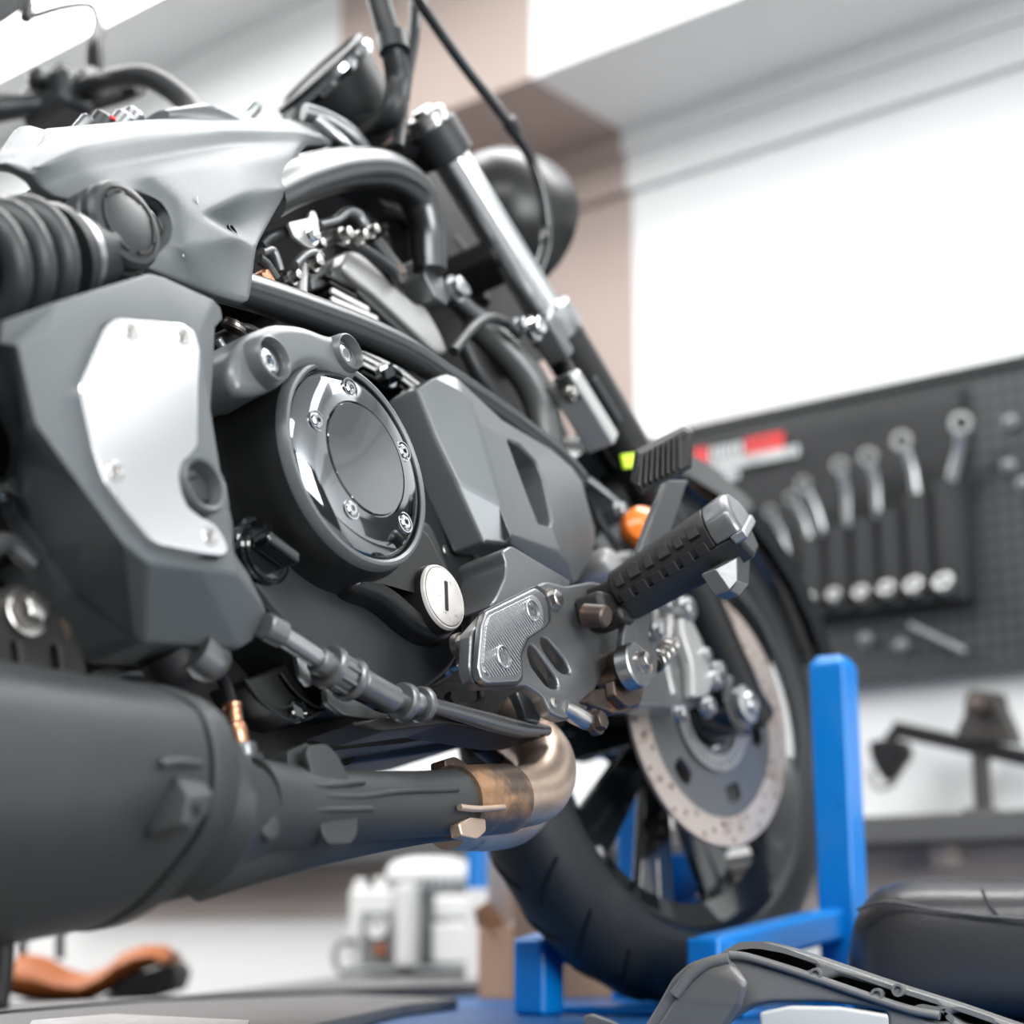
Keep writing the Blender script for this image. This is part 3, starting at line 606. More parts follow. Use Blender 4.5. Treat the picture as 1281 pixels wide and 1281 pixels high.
lathe('headlight', B(628, 275, 0), (.95, 0, -.1), [(-.085, .02), (-.07, .055), (-.035, .082), (.01, .092), (.03, .092), (.034, .08), (.04, .05), (.042, 0)], BLK, MB, seg=48)
# caliper bracket, reflector, sensors on the fork
silv = B(730, 515, .135)
box('fork_junction_block', silv, (.034, .022, .086), SILV, MB, rot=ori(f0, f1, (0, 1, 0)) @ M.Rotation(PI/2, 3, 'Y'), bev=.003)
box('junction_plate', B(712, 485, .14), (.02, .006, .03), ALU, MB, rot=ori(f0, f1, (0, 1, 0)) @ M.Rotation(PI/2, 3, 'Y'), bev=.001)
hexbolt('junction_bolt', B(714, 492, .145), .006, .004, STL, MB)
box('reflector', B(752, 503, .12), (.02, .01, .06), PLD, MB, rot=ori(f0, f1, (0, 1, 0)) @ M.Rotation(PI/2, 3, 'Y'), bev=.003)
tube('brake_hose', [(567, 440, .11), (590, 412, .11), (612, 398, .11), (635, 406, .11), (650, 420, .112)], .0055, PLD, MB)
hexbolt('hose_banjo', B(667, 411, .13), .010, .008, CHR, MB)
hexbolt('hose_banjo', B(648, 408, .12), .007, .008, ALU, MB)
box('hose_joint', B(688, 425, .12), (.03, .02, .05), BRKT, MB, rot=ori(f0, f1, (0, 1, 0)) @ M.Rotation(PI/2, 3, 'Y'), bev=.004)
tube('fork_hose', [(690, 430, .12), (706, 452, .12), (716, 475, .125), (722, 500, .125)], .007, DIRTY, MB)
# exhaust header bend and frame downtube
tube('header_bend', [(590, 400, .07), (622, 428, .085), (655, 465, .095), (676, 505, .10), (684, 548, .10), (688, 590, .10)], [.016, .0175, .0185, .0185, .0175, .017], mk('satin_pipe', (.10, .105, .105), .36, metal=.4), MB, seg=32)
tube('downtube', [(580, 430, .075), (600, 470, .075), (630, 510, .075), (660, 550, .075)], .0085, PLD, MB)
tube('thin_hose', [(566, 370, .08), (600, 400, .08), (620, 440, .08)], .008, BRKT, MB)
plate('tube_gusset', [(530, 318), (548, 318), (552, 345), (566, 362), (560, 382), (545, 372), (532, 345)], .06, .09, BRKT, MB, rad=.003, bev=.002)
hexbolt('gusset_bolt', B(568, 362, .09), .011, .008, ALU, MB); hexbolt('gusset_bolt', B(575, 366, .085), .007, .008, STL, MB)
plate('radiator', [(500, 330), (620, 330), (720, 560), (740, 640), (600, 640)], -.16, -.08, DARK, MB, rad=.01)
plate('steering_head', [(500, 180), (560, 190), (640, 330), (700, 440), (640, 470), (560, 330)], -.03, .04, DIRTY, MB, rad=.01)
tube('head_hose', [(560, 300, .03), (590, 340, .035), (600, 380, .04)], .012, PLD, MB)
# coils, connectors between engine and side cover
tube('drop_hose', [(548, 560, .05), (545, 610, .05), (540, 660, .05), (538, 690, .05)], [.011, .009, .011, .008], PLD, MB)
box('connector', B(540, 590, .06), (.035, .03, .04), PLD, MB, bev=.004)
tube('black_hose', [(575, 600, .03), (570, 640, .03), (560, 690, .03)], .03, DIRTY, MB)
tube('coolant_elbow', [(604, 660, .09), (606, 690, .1), (600, 715, .1), (590, 740, .1)], .013, BRKT, MB)
lathe('hose_clamp', B(606, 702, .105), (0, .3, 1), [(-.006, .0142), (.005, .0142)], ALU, MB, seg=32)
for (x, y, r, yy) in ((520, 848, .0065, .13), (563, 832, .006, .14), (540, 690, .006, .10), (548, 692, .005, .12)): hexbolt('case_bolt', B(x, y, yy), r, .008, STL, MB)
# ---- tall handlebar parts
tube('handlebar', [(465, -30, .12), (488, 50, .12), (497, 100, .11), (490, 140, .10), (462, 158, .06), (430, 150, .0), (380, 140, -.08)], .0125, PLD, MB, seg=24)
tube('clutch_cable', [(520, -40, .12), (518, 40, .12), (508, 100, .11), (502, 150, .1), (498, 185, .1)], .0065, PLD, MB)
tube('handlebar_cable', [(505, -30, .14), (530, 10, .14), (575, 75, .135), (625, 140, .13), (662, 195, .125), (680, 250, .12), (683, 300, .11), (670, 345, .10), (660, 370, .1)], .0062, GLS, MB, n=10)
lathe('cable_guide', B(640, 157, .13), (B(662, 195, .125)-B(625, 140, .13)), [(-.008, .009), (.008, .009)], PLD, MB, seg=20)
lathe('cable_clip', B(492, 55, .122), (0, 0, 1), [(-.01, .016), (.01, .016)], PLD, MB, seg=24)
SPD = lathe('speedometer', B(418, 112, .02), (-.75, -.15, .65), [(-.075, .02), (-.06, .042), (-.03, .048), (.0, .052), (.018, .06), (.024, .06), (.026, .055), (.022, .053), (.022, 0)], PLD, MB, seg=48)
lathe('speedometer_rim', B(418, 112, .02), (-.75, -.15, .65), [(.006, .061), (.012, .0635), (.018, .061)], CHR, SPD, seg=48, nocap=True)
tube('wiring_bundle', [(380, 140, .05), (410, 150, .06), (440, 170, .07), (455, 190, .07)], .009, BRKT, MB)
tube('wiring_bundle', [(395, 150, .07), (425, 175, .08), (440, 190, .08)], .006, ALU, MB)
# left handlebar far side
LB_ = tube('handlebar_end', [(-60, 148, -.40), (0, 135, -.36), (60, 128, -.33), (110, 108, -.28), (150, 97, -.22), (190, 98, -.18), (235, 130, -.14), (250, 160, -.12)], [.0165, .0165, .013, .0125, .0125, .0125, .0125, .0125], PLD, MB, seg=24)
SW = box('switch_housing', B(72, 128, -.325), (.05, .075, .055), PLD, MB, bev=.01)
for (x, y) in ((48, 98), (78, 92)): box('switch_button', B(x, y, -.32), (.02, .022, .02), PLD, SW, bev=.005)
lathe('mirror_clamp', B(110, 108, -.29), (0, 1, .1), [(-.015, .018), (.015, .018)], PLD, MB, seg=24)
tube('clutch_lever', [(100, 132, -.30), (150, 118, -.28), (175, 108, -.25)], .011, DIRTY, MB)
MS = tube('mirror', [(119, 100, -.29), (118, 60, -.29), (122, 38, -.30), (121, 22, -.31), (112, 7, -.32), (80, 9, -.33), (35, 22, -.35)], [.012, .010, .007, .005, .0045, .0045, .0045], DARK, MB, seg=16)
MH = facets('mirror_head', [(-80, 70, -.40), (-60, -40, -.40), (60, -40, -.36), (43, 2, -.36), (15, 22, -.37), (0, 30, -.375), (-40, 60, -.39)], [(0, 1, 2, 3, 4, 5, 6)], PLD, MS, skirt=.02, bevel=.003)
tube('mirror_socket', [(35, 5, -.35), (32, 24, -.35)], .008, PLD, MS)
# tank and details seen over the upper cover
loft('fuel_tank', [[B(245, 150, .0)+V((dx, w_*math.cos(t*PI/8), w_*.5*math.sin(t*PI/8)-.03)) for t in range(16)] for dx, w_ in ((-.06, .02), (-.03, .05), (.02, .06), (.07, .05), (.1, .03))], PAINT, MB)
for (x, y, m, r) in ((110, 150, BRKT, .007), (133, 149, PLD, .012), (158, 147, BRKT, .011), (170, 143, BRKT, .011), (320, 132, CHR, .007), (225, 143, ALU, .009)):
    lathe('frame_fitting', B(x, y, .0), (.3, .5, .6), [(-.03, r), (.0, r), (.003, r*.7), (.003, 0)], m, MB, seg=20)
box('red_tab', B(141, 148, .01), (.006, .003, .004), RED, MB, bev=.001)
# ---- footrest bracket
fb = [(603, 775), (612, 765), (669, 733), (684, 727), (708, 733), (742, 727), (790, 740), (800, 755), (790, 790), (762, 830), (742, 868), (736, 886), (722, 897), (706, 900), (690, 893), (680, 872), (660, 858), (603, 860), (592, 852), (588, 835), (590, 790)]
FB = plate('footrest_bracket', fb, .195, .208, BRKT, MB, rad=.005, bev=.0025, holes=([(664, 806), (671, 812), (697, 848), (700, 861), (691, 862), (682, 856), (664, 832), (660, 815)], [(678, 797), (686, 800), (708, 826), (715, 842), (706, 843), (698, 838), (681, 815), (676, 803)]), hrad=.004)
plate('bracket_arm', [(612, 760), (622, 745), (632, 722), (634, 705), (628, 690), (640, 682), (690, 712), (716, 728), (700, 745), (660, 745)], .150, .198, BRKT, FB, rad=.006, bev=.002)
pi_ = crop(560, 500, S3, [(145, 790), (330, 700), (358, 722), (375, 765), (378, 830), (360, 850), (300, 890), (275, 950), (280, 1030), (265, 1050), (150, 1057), (125, 1040), (115, 1000), (130, 830)])
plate('rubber_backing', grow(pi_, 1.07, (640, 797)), .206, .2115, PLD, FB, rad=.003, bev=.0012)
HP = plate('heel_plate', pi_, .210, .217, ALU, FB, rad=.003, bev=.0016)
pi2 = grow(pi_, .86, (640, 797))
HT = mk('ribbed_aluminium', (.62, .63, .64), .25, metal=1.0)
nt = HT.node_tree; wv = nt.nodes.new('ShaderNodeTexWave'); wv.bands_direction = 'DIAGONAL'; wv.inputs['Scale'].default_value = 130; bp = nt.nodes.new('ShaderNodeBump'); bp.inputs['Distance'].default_value = .002; bp.inputs['Strength'].default_value = .9
tcn = nt.nodes.new('ShaderNodeTexCoord'); nt.links.new(tcn.outputs['Object'], wv.inputs['Vector']); nt.links.new(wv.outputs['Fac'], bp.inputs['Height']); nt.links.new(bp.outputs['Normal'], nt.nodes['Principled BSDF'].inputs['Normal'])
plate('ribbed_face', pi2, .215, .2182, HT, FB, rad=.003, bev=.0005)
for (x, y) in ((666, 764), (630, 822)):
    lathe('heel_plate_screw', B(x, y, .2185), Y, [(-.004, .0098), (.0008, .0098), (.0014, .0088), (-.001, .0082), (-.0012, .006), (.001, .0055), (.001, .0028), (-.002, .0026), (-.002, 0)], ALU, FB, seg=24, hexes=(6, 7))
hexbolt('bracket_bolt', B(691, 751, .208), .0078, .005, STL, FB)
hexbolt('bracket_bolt', B(577, 808, .19), .008, .010, STL, FB)
lathe('small_rivet', B(692, 879, .208), Y, [(-.002, .0045), (.001, .0045), (.0018, .003), (.0018, 0)], STL, FB, seg=20)
plate('lime_tag', [(676, 828), (681, 828), (690, 844), (682, 843)], .180, .184, LIME, MB, rad=.001, bev=.0005)
plate('lime_tag', [(574, 722), (590, 715), (588, 728), (576, 732)], .08, .084, LIME, MB, rad=.001, bev=.0005)
# hinge
hg = B(755, 762, .215)
HG = box('footrest_hinge', B(748, 762, .222), (.034, .03, .024), DIRTY, MB, bev=.006)
for m_ in (DIRTY,):
    box('hinge_fork', B(762, 740, .225), (.022, .035, .014), DIRTY, HG, bev=.004); box('hinge_fork', B(765, 776, .225), (.024, .035, .014), DIRTY, HG, bev=.004)
lathe('hinge_pin', B(757, 771, .240), (0, .8, -.3), [(-.02, .010), (0, .010), (.002, .008), (.002, 0)], RUST, HG, seg=24, hexes=())
# footrest
h0 = B(772, 752, .228); h1 = B(925, 660, .352); pa = (h1-h0).normalized(); pw = V((1, 0, 0)); pw = (pw-pa*pw.dot(pa)).normalized(); pu = pw.cross(pa); 
if pu.z < 0: pu = -pu
pw0, pu0 = pw.copy(), pu.copy(); rl_ = math.radians(30); pw, pu = pw*math.cos(rl_)+pu*math.sin(rl_), pu*math.cos(rl_)-pw*math.sin(rl_)
PLn = (h1-h0).length
pt_ = lambda a, w, u: h0+pa*a+(pw*w+pu*u)*(1.0+.28*a/PLn)
pl_ = lambda a, w, u: h0+pa*a+(pw0*w+pu0*u)*1.15
FP = loft('footrest', [[pt_(a, w*s, u*s) for w, u in ((-.024, .0), (-.021, -.012), (-.014, -.021), (.014, -.021), (.021, -.012), (.024, 0))] for a, s in ((0, .8), (.012, 1), (PLn*.9, 1), (PLn*1.0, .98), (PLn*1.02, .9))], PLD, MB, bevel=.0015)
prof = [(-.0245, 0), (-.0245, .007), (-.020, .016), (-.010, .0225), (0, .0245), (.010, .0225), (.020, .016), (.0245, .007), (.0245, 0)]
RTD = loft('rubber_tread', [[pt_(a, w*s, u*s+.0005) for w, u in prof] for a, s in ((.004, .85), (.008, 1), (PLn*.84, 1), (PLn*.845, 1))], RUB, FP, bevel=.001)
loft('end_cap', [[pt_(a, w*s, u*s+.0005) for w, u in prof] for a, s in ((PLn*.85, 1.0), (PLn*1.0, 1.03), (PLn*1.04, .97), (PLn*1.06, .8))], BRKT, FP, bevel=.002)
loft('end_cap_lower', [[pt_(a, w, u) for w, u in ((-.0255, .001), (-.024, -.006), (.024, -.006), (.0255, .001))] for a in (PLn*.96, PLn*1.07)], ALU, FP, bevel=.002)
facets('feeler', [(894, 712, .335), (922, 697, .352), (939, 690, .350), (937, 731, .346), (925, 745, .344), (913, 739, .342), (922, 727, .352)], [(0, 1, 6, 5), (1, 2, 3, 6), (6, 3, 4, 5)], BRKT, FP, skirt=.014, bevel=.0012)
TB = []
for k in range(6):
    a = .012+k*(PLn*.83-.012)/6
    for side in (-1, 1):
        for (w, u, ang) in ((side*.0205, .0155, 0), ):
            c = pt_(a+.006, w*.98, u+.0012)
            TB.append(box('tread_block', c, (.011 if k % 2 else .008, .012, .0045), RUB, FP, rot=M((pa, (pw*-.62*side+pu*-.78*-1*0-pu*.0).normalized() if False else (pw*.55-pu*.83*side).normalized(), pa.cross((pw*.55-pu*.83*side).normalized()))).transposed(), bev=.0012))
    TB.append(box('tread_block', pt_(a+.006, -.0245, .003), (.011, .004, .010), RUB, FP, rot=M((pa, pw, pa.cross(pw))).transposed(), bev=.001))
absorb(RTD, TB)
# brake pedal
pv = B(800, 826, .25)
BP = facets('brake_pedal', [(778, 832, .236), (786, 850, .236), (805, 856, .236), (822, 845, .236), (824, 822, .236), (812, 800, .236), (814, 770, .238), (818, 730, .24), (838, 660, .25), (862, 600, .265), (836, 600, .265), (818, 640, .256), (800, 690, .245), (786, 760, .238), (780, 800, .236)],
            [tuple(range(15))], BRKT, MB, skirt=.008, bevel=.002)
lathe('pivot_washer', B(796, 832, .240), Y, [(-.01, .0205), (.002, .0205), (.0035, .019), (.0035, .012), (.002, .011), (.002, 0)], ALU, BP, seg=40)
hexbolt('pivot_bolt', B(803, 827, .243), .0072, .005, STL, BP)
pdc = B(829, 577, .275); pr_ = ori(B(797, 597, .268), B(862, 560, .285), (0, 0, 1))
PD = loft('pedal_pad', [[V(B(x, y, yy)) for x, y, yy in q_] for q_ in (
    [(788, 600, .245), (794, 563, .245), (856, 532, .285), (868, 539, .29), (866, 586, .29), (801, 620, .250)],
    [(794, 604, .260), (799, 568, .260), (854, 540, .297), (862, 540, .297), (861, 583, .297), (803, 618, .260)])], RUB, BP, bevel=.002)
PR = []
for k in range(8):
    t = (k+.5)/8; 
    a = B(800+(853-800)*t, 570+(543-570)*t, .262+.035*t); b = B(797+(854-797)*t, 612+(586-612)*t, .262+.035*t)
    PR.append(beam('pad_rib', a, b, .005, .0035, RUB, BP, bev=.001, roll=(0, 1, 0)))
absorb(PD, PR)
facets('pad_end', [(856, 534, .287), (863, 534, .291), (867, 541, .292), (865, 584, .292), (852, 592, .285), (850, 585, .285)], [(0, 1, 2, 3, 4, 5)], BRKT, BP, skirt=.004, bevel=.001)
# pedal return spring
s0, s1 = B(818, 832, .225), B(836, 812, .215); sx = (s1-s0).normalized(); u, v, w = axisbasis(sx); Ls = (s1-s0).length*1.2; pts = []
for k in range(0, 8*12+1): pts.append(s0+sx*(k/96*Ls)+(u*math.cos(2*PI*k/12)+v*math.sin(2*PI*k/12))*.0085)
link('return_spring', mesh_from(*sweep(pts, .0012, 8), BK), STL, BP)
lathe('spring_core', s0, sx, [(0, .007), (Ls, .007)], DIRTY, BP, seg=16)
# linkage, rusty
tube('pivot_housing', [(752, 838, .19), (775, 836, .21), (792, 834, .232)], [.016, .017, .019], RUST, MB, smooth=False, seg=24)
plate('master_lever', [(728, 878), (745, 862), (775, 858), (790, 838), (800, 852), (808, 858), (800, 876), (785, 890), (770, 893), (752, 886)], .20, .212, RUST, MB, rad=.004, bev=.002)
plate('lever_lug', [(768, 850), (782, 846), (790, 862), (806, 862), (803, 880), (785, 884), (770, 870)], .212, .222, RUST, MB, rad=.003, bev=.002)
tube('push_rod', [(704, 885, .205), (720, 894, .208), (735, 902, .21), (746, 905, .212)], [.007, .0085, .008, .006], STL, MB, smooth=False)
hexbolt('rod_end', B(745, 903, .214), .0085, .006, RUST, MB)
# ---- brake cable with adjusters
CB = tube('brake_rod', [(330, 783, .178), (372, 806, .18), (408, 833, .182), (440, 850, .182), (497, 876, .182), (520, 878, .18), (560, 888, .175), (610, 902, .17), (650, 912, .165), (684, 914, .16)], [.0075, .0066, .0066, .0062, .0068, .0055, .0062, .0075, .0075, .005], BRKT, MB)
def cyl(name, a, b, r, m, parent=CB, yy=.181, seg=24, hexes=()):
    A = B(a[0], a[1], yy); Z = B(b[0], b[1], yy); L = (Z-A).length; e = min(L*.2, r*.12)
    return lathe(name, A, Z-A, [(0, r*.9), (e, r), (L-e, r), (L, r*.9)], m, parent, seg=seg, sharp=30)
cyl('rod_sleeve', (330, 782), (352, 794), .0098, BRKT); cyl('rod_sleeve', (352, 795), (400, 826), .0072, ALU)
cyl('adjuster_flange', (408, 832), (416, 837), .0165, BRKT); cyl('adjuster', (416, 837), (434, 848), .0125, BRKT); cyl('adjuster_flange', (434, 848), (441, 852), .0165, BRKT); cyl('adjuster_neck', (396, 825), (410, 834), .010, BRKT)
for k in range(8):
    A = B(416, 837, .181); Z = B(434, 848, .181); u, v, w = axisbasis(Z-A); t = 2*PI*k/8
    d = (u*math.cos(t)+v*math.sin(t))*.0125; beam('adjuster_rib', A+d, Z+d, .003, .003, BRKT, CB, bev=.0005)
cyl('rod_cover', (449, 852), (492, 876), .0105, BRKT); cyl('adjuster_flange', (500, 877), (508, 880), .0150, BRKT); cyl('adjuster', (508, 880), (524, 881), .009, ALU); cyl('adjuster_flange', (524, 881), (530, 882), .0140, BRKT)
plate('rod_guide', crop(300, 740, 4.927, [(535, 600), (560, 590), (640, 640), (740, 680), (850, 740), (980, 770), (900, 790), (760, 780), (640, 760), (545, 680)]), .150, .156, BRKT, MB, rad=.003, bev=.0012)
plate('rod_guide_tab', crop(300, 740, 4.927, [(348, 380), (410, 420), (440, 500), (465, 520), (455, 580), (430, 580), (380, 520)]), .155, .160, ALU, MB, rad=.003, bev=.0012)
plate('lower_guard', [(640, 905), (690, 912), (682, 922), (655, 922), (560, 905), (480, 915), (440, 905), (500, 893), (560, 893)], .12, .165, DIRTY, MB, rad=.004, bev=.002)
tube('wire_loop', [(560, 870, .14), (575, 885, .14), (600, 880, .14), (602, 860, .14)], .004, PLD, MB)
tube('lower_frame_tube', [(430, 940, .04), (520, 928, .04), (600, 915, .04), (640, 905, .04)], .012, DIRTY, MB)
plate('side_stand_bracket', [(646, 865), (668, 866), (680, 885), (676, 905), (660, 902), (655, 885)], .16, .17, BRKT, MB, rad=.003, bev=.002)
# ---- exhaust
def sec(x, g=1., drop=0., pts=None):
    P0 = [(.133, .214), (.160, .206), (.177, .197), (.195, .185), (.208, .169), (.2115, .140), (.199, .108), (.169, .087), (.136, .072), (.100, .066), (.07, .072), (.045, .095), (.036, .14), (.045, .185), (.075, .208), (.105, .215)]
    cy_, cz_ = .125, .14; out = []
    for y, z in P0:
        d = drop*max(0, (cz_-z)/.075)
        out.append(V((x, cy_+(y-cy_)*g, cz_+(z-cz_)*g-d)))
    n = len(out); return catmull(out+[out[0]], 3)[:-1]
MF = loft('muffler', [sec(-.60, .96, .05), sec(-.50, 1., .04), sec(-.35, 1., .022), sec(-.228, 1., .003), sec(-.224, .985, .003)], MUF, MB)
loft('muffler_seam', [sec(-.226, .975, .002), sec(-.215, .975, .002)], DARK, MF)
loft('muffler_end_cap', [sec(-.219, .99, .002), sec(-.217, 1.012, .002), sec(-.203, 1.012), sec(-.197, .985), sec(-.188, .90)], MUF, MF)
pc = B(330, 1010, .155)
def circ(c, r, n=48, ex=1.): return [c+V((0, math.cos(2*PI*k/n)*r, math.sin(2*PI*k/n)*r*ex)) for k in range(n)]
c1 = V((-.19, .150, .138)); c0 = sec(-.19, .9)
# cone from the end cap to the pipe
cen = V((0, .125, .14)); ang = [math.atan2(p.z-cen.z, p.y-cen.y) for p in c0]
rg = [c0]
for x, r, k in ((-.176, .055, .8), (-.160, .040, 1), (-.13, .031, 1)):
    cy2 = V((x, .125+.03*k, .14-.012*k)); rg.append([cy2+V((0, math.cos(a)*r, math.sin(a)*r)) for a in ang])
loft('muffler_cone', rg, MUF, MF)
HSh = tube('heat_shield_pipe', [(305, 1008, .155), (380, 1010, .155), (450, 1008, .155), (520, 1006, .155), (570, 1003, .155)], [.033, .0275, .0255, .025, .0255], MUF, MF, seg=40)
tube('shield_flange', [(322, 997, .184), (400, 996, .181), (450, 997, .180), (500, 990, .180), (572, 987, .180)], .0026, MUF, MF)
tube('lower_pipe', [(240, 1088, .10), (330, 1058, .12), (430, 1035, .12), (520, 1022, .12), (590, 1018, .12)], [.022, .024, .024, .022, .02], MUF, MF, seg=32)
for nm, ps in (('upper_clip', [(386, 932), (410, 930), (424, 945), (432, 962), (440, 978), (388, 980), (390, 962), (384, 945)]), ('lower_clip', [(400, 1014), (448, 1014), (448, 1044), (440, 1056), (412, 1057), (404, 1044)])):
    plate(nm, ps, .172, .178, MUF, MF, rad=.004, bev=.0015)
plate('clip_ear', [(360, 940), (386, 928), (392, 946), (382, 965), (362, 962)], .12, .165, MUF, MF, rad=.003, bev=.001)
tube('clip_weld', [(376, 981, .181), (410, 983, .181), (455, 978, .180)], .0022, MUF, MF); tube('clip_weld', [(386, 1013, .181), (420, 1013, .181), (465, 1012, .180)], .0022, MUF, MF)
lathe('weld_plug', B(338, 1033, .188), Y, [(-.01, .010), (0, .009), (.001, .007), (.001, 0)], MUF, MF, seg=20)
CO = tube('collar', [(566, 1003, .155), (600, 1001, .155), (631, 999, .155)], [.0285, .0285, .0285], BRZ, MF, smooth=False, seg=40)
CO.data.materials.clear(); CO.data.materials.append(mk('scorched_steel', (.22, .17, .14), .38, metal=.9, wear=((.62, .36, .2), .5), wscale=16))
tube('collar_seam', [(575, 1010, .184), (600, 1012, .184), (630, 1010, .184)], .0025, BRZ, MF)
plate('collar_clip', [(574, 1030), (590, 1022), (608, 1024), (609, 1040), (598, 1050), (578, 1046)], .168, .178, BRZ, MF, rad=.003, bev=.0015)
plate('collar_clip', [(556, 950), (570, 946), (585, 955), (596, 972), (560, 975)], .13, .145, RUST, MF, rad=.003, bev=.0015)
EP = tube('header_pipe', [(615, 1000, .155), (650, 997, .155), (672, 990, .155), (683, 972, .15), (682, 950, .14), (668, 930, .12), (645, 912, .09), (610, 890, .05)], [.0255]*8, BRZ, MB, n=10, seg=40)
tube('second_header_pipe', [(560, 1030, .10), (610, 1032, .10), (645, 1024, .10), (660, 1000, .09), (650, 950, .06), (620, 900, .03)], .022, BRZ, MB, n=10, seg=32)
tube('inner_pipe', [(600, 930, .05), (625, 950, .05), (650, 972, .05)], .010, DIRTY, MB)
# muffler lug
facets('muffler_lug', [(236, 997, .228), (267, 993, .222), (262, 1014, .222), (244, 1036, .224), (230, 1031, .228), (216, 967, .208), (256, 973, .202)], [(0, 1, 2, 3, 4), (5, 6, 1, 0)], MUF, MF, skirt=.03, bevel=.0015)
lathe('lug_hole', B(245, 1013, .2262), Y, [(0, .0042), (.0006, .0042), (.0006, 0)], DARK, MF, seg=20)
tube('lug_weld', [(200, 957, .212), (222, 954, .212), (250, 957, .209)], .0032, MUF, MF); tube('lug_weld', [(205, 1036, .21), (236, 1038, .208)], .0032, MUF, MF)
# oxygen sensor
OS = tube('oxygen_sensor', [(291, 885, .155), (293, 905, .155)], [.0055, .0065], COP, MB, smooth=False)
def oc(a, b, r, m, hx=()): 
    A = B(a[0], a[1], .155); Z = B(b[0], b[1], .155); L = (Z-A).length
    return lathe('sensor_sleeve' if not hx else 'sensor_nut', A, Z-A, [(0, r*.9), (L*.1, r), (L*.9, r), (L, r*.9)], m, OS, seg=24, hexes=hx)
oc((290, 880), (291, 886), .0068, COP); oc((291.5, 888), (292.5, 894), .0062, COP); oc((292, 896), (293, 903), .0066, COP); oc((294, 906), (299, 933), .0078, COP); oc((300, 932), (303, 949), .0115, BRKT, (1, 2)); oc((303, 948), (306, 958), .0135, MUF)
tube('sensor_wire', [(290, 882, .155), (282, 858, .14), (272, 840, .12), (262, 826, .10)], .0045, PLD, MB)
# ---- rear bracket with slots and bolt
RB = plate('muffler_bracket', [(-30, 760), (5, 735), (25, 727), (45, 733), (70, 765), (85, 772), (92, 790), (105, 815), (112, 850), (60, 855), (-30, 850)], .128, .136, BRKT, MB, rad=.006, bev=.002, holes=([(14, 802), (22, 804), (27, 838), (18, 838)], [(64, 806), (73, 808), (78, 848), (66, 848)]))
RB.data.materials.clear(); RB.data.materials.append(DIRTY)
lathe('bracket_washer', B(30, 766, .137), Y, [(-.002, .0165), (.004, .0165), (.005, .0145), (.005, 0)], STL, RB, seg=32)
hexbolt('bracket_bolt', B(33, 764, .142), .0095, .009, STL, RB)
tube('rear_hanger', [(120, 850, .10), (150, 842, .10), (182, 842, .10)], .006, BRKT, MB)
tube('damper_boot', [(210, 815, .14), (222, 838, .14), (236, 850, .14)], [.022, .02, .006], RUB, MB)
tube('damper_boot', [(240, 812, .16), (262, 828, .16), (278, 822, .16)], [.016, .014, .008], BRKT, MB)
tube('swing_arm', [(-80, 540, .10), (-20, 560, .10), (40, 600, .09), (120, 700, .07), (240, 800, .06)], .04, DARK, MB, seg=24)
tube('axle_hose', [(-20, 690, .13), (10, 680, .13), (40, 705, .13)], .007, BRKT, MB); hexbolt('axle_bolt', B(2, 615, .13), .006, .01, CHR, MB)
# copper tinted clamp above the guard
for i in range(3): lathe('clamp_ring', B(293, 404+i*4, .125), (.2, .5, .8), [(-.001, .0085+i*.0015), (.0012, .0085+i*.0015), (.0012, 0)], STL if i % 2 else RUST, MB, seg=24)
tube('clamp_arm', [(300, 408, .125), (312, 410, .12), (324, 416, .11)], .003, STL, MB)
tube('clamp_arm', [(272, 425, .12), (282, 437, .12), (300, 432, .11)], .004, BRKT, MB)
tube('woven_strap', [(2, 1180, .10), (0, 1215, .10), (-6, 1260, .10)], .008, DARK, MB)
# amber indicator
lathe('indicator', B(802, 660, .12), (-.5, .6, .1), [(-.02, .012), (-.01, .022), (.0, .024), (.010, .021), (.017, .012), (.019, 0)], AMB, MB, seg=32)
plate('lime_decal', [(778, 568), (797, 566), (797, 584), (782, 586)], .128, .131, LIME, MB, rad=.001, bev=.0005)
tube('sensor_cable', [(735, 600, .08), (758, 618, .09), (780, 640, .10), (790, 665, .10)], .0045, BRKT, MB); tube('sensor_cable', [(735, 620, .07), (750, 650, .08), (775, 690, .09)], .0045, PLD, MB)
hexbolt('cable_clip_bolt', B(774, 640, .1), .009, .006, ALU, MB); 
lathe('round_mount', B(762, 706, .12), Y, [(-.03, .018), (0, .018), (.006, .014), (.008, 0)], CAST, MB, seg=32)
# ================================================================ front wheel
nw = c2w((.741, .26, .629)).normalized(); Cw = CAM + ray(887, 893)*1.987 - nw*.08
wx = nw.cross(UP).normalized(); wz = wx.cross(nw).normalized()
WHF = Frame(mat_axes(Cw, wx, nw, wz), BASE); O3 = (0, 0, 0)
RIM = lathe('front_wheel', O3, Y, [(-.042, .236), (-.045, .246), (-.040, .246), (-.034, .236), (-.02, .222), (.02, .222), (.034, .236), (.040, .246), (.045, .246), (.043, .236), (.036, .226), (.022, .204), (-.022, .204), (-.036, .226), (-.042, .236)], GLS, MB, WHF, seg=128, sharp=25)
tw = .051; tp = []
RT_ = .309
for k in range(0, 25):
    t = PI*k/24; c_, s_ = math.cos(t), math.sin(t)
    tp.append((tw*math.copysign(abs(c_)**.85, c_), .244+(RT_-.244)*abs(s_)**.75))
tp = [(.040, .238)]+tp+[(-.040, .238), (.040, .238)]
TY = lathe('tyre', O3, Y, tp, TYRE, RIM, WHF, seg=160, sharp=0)
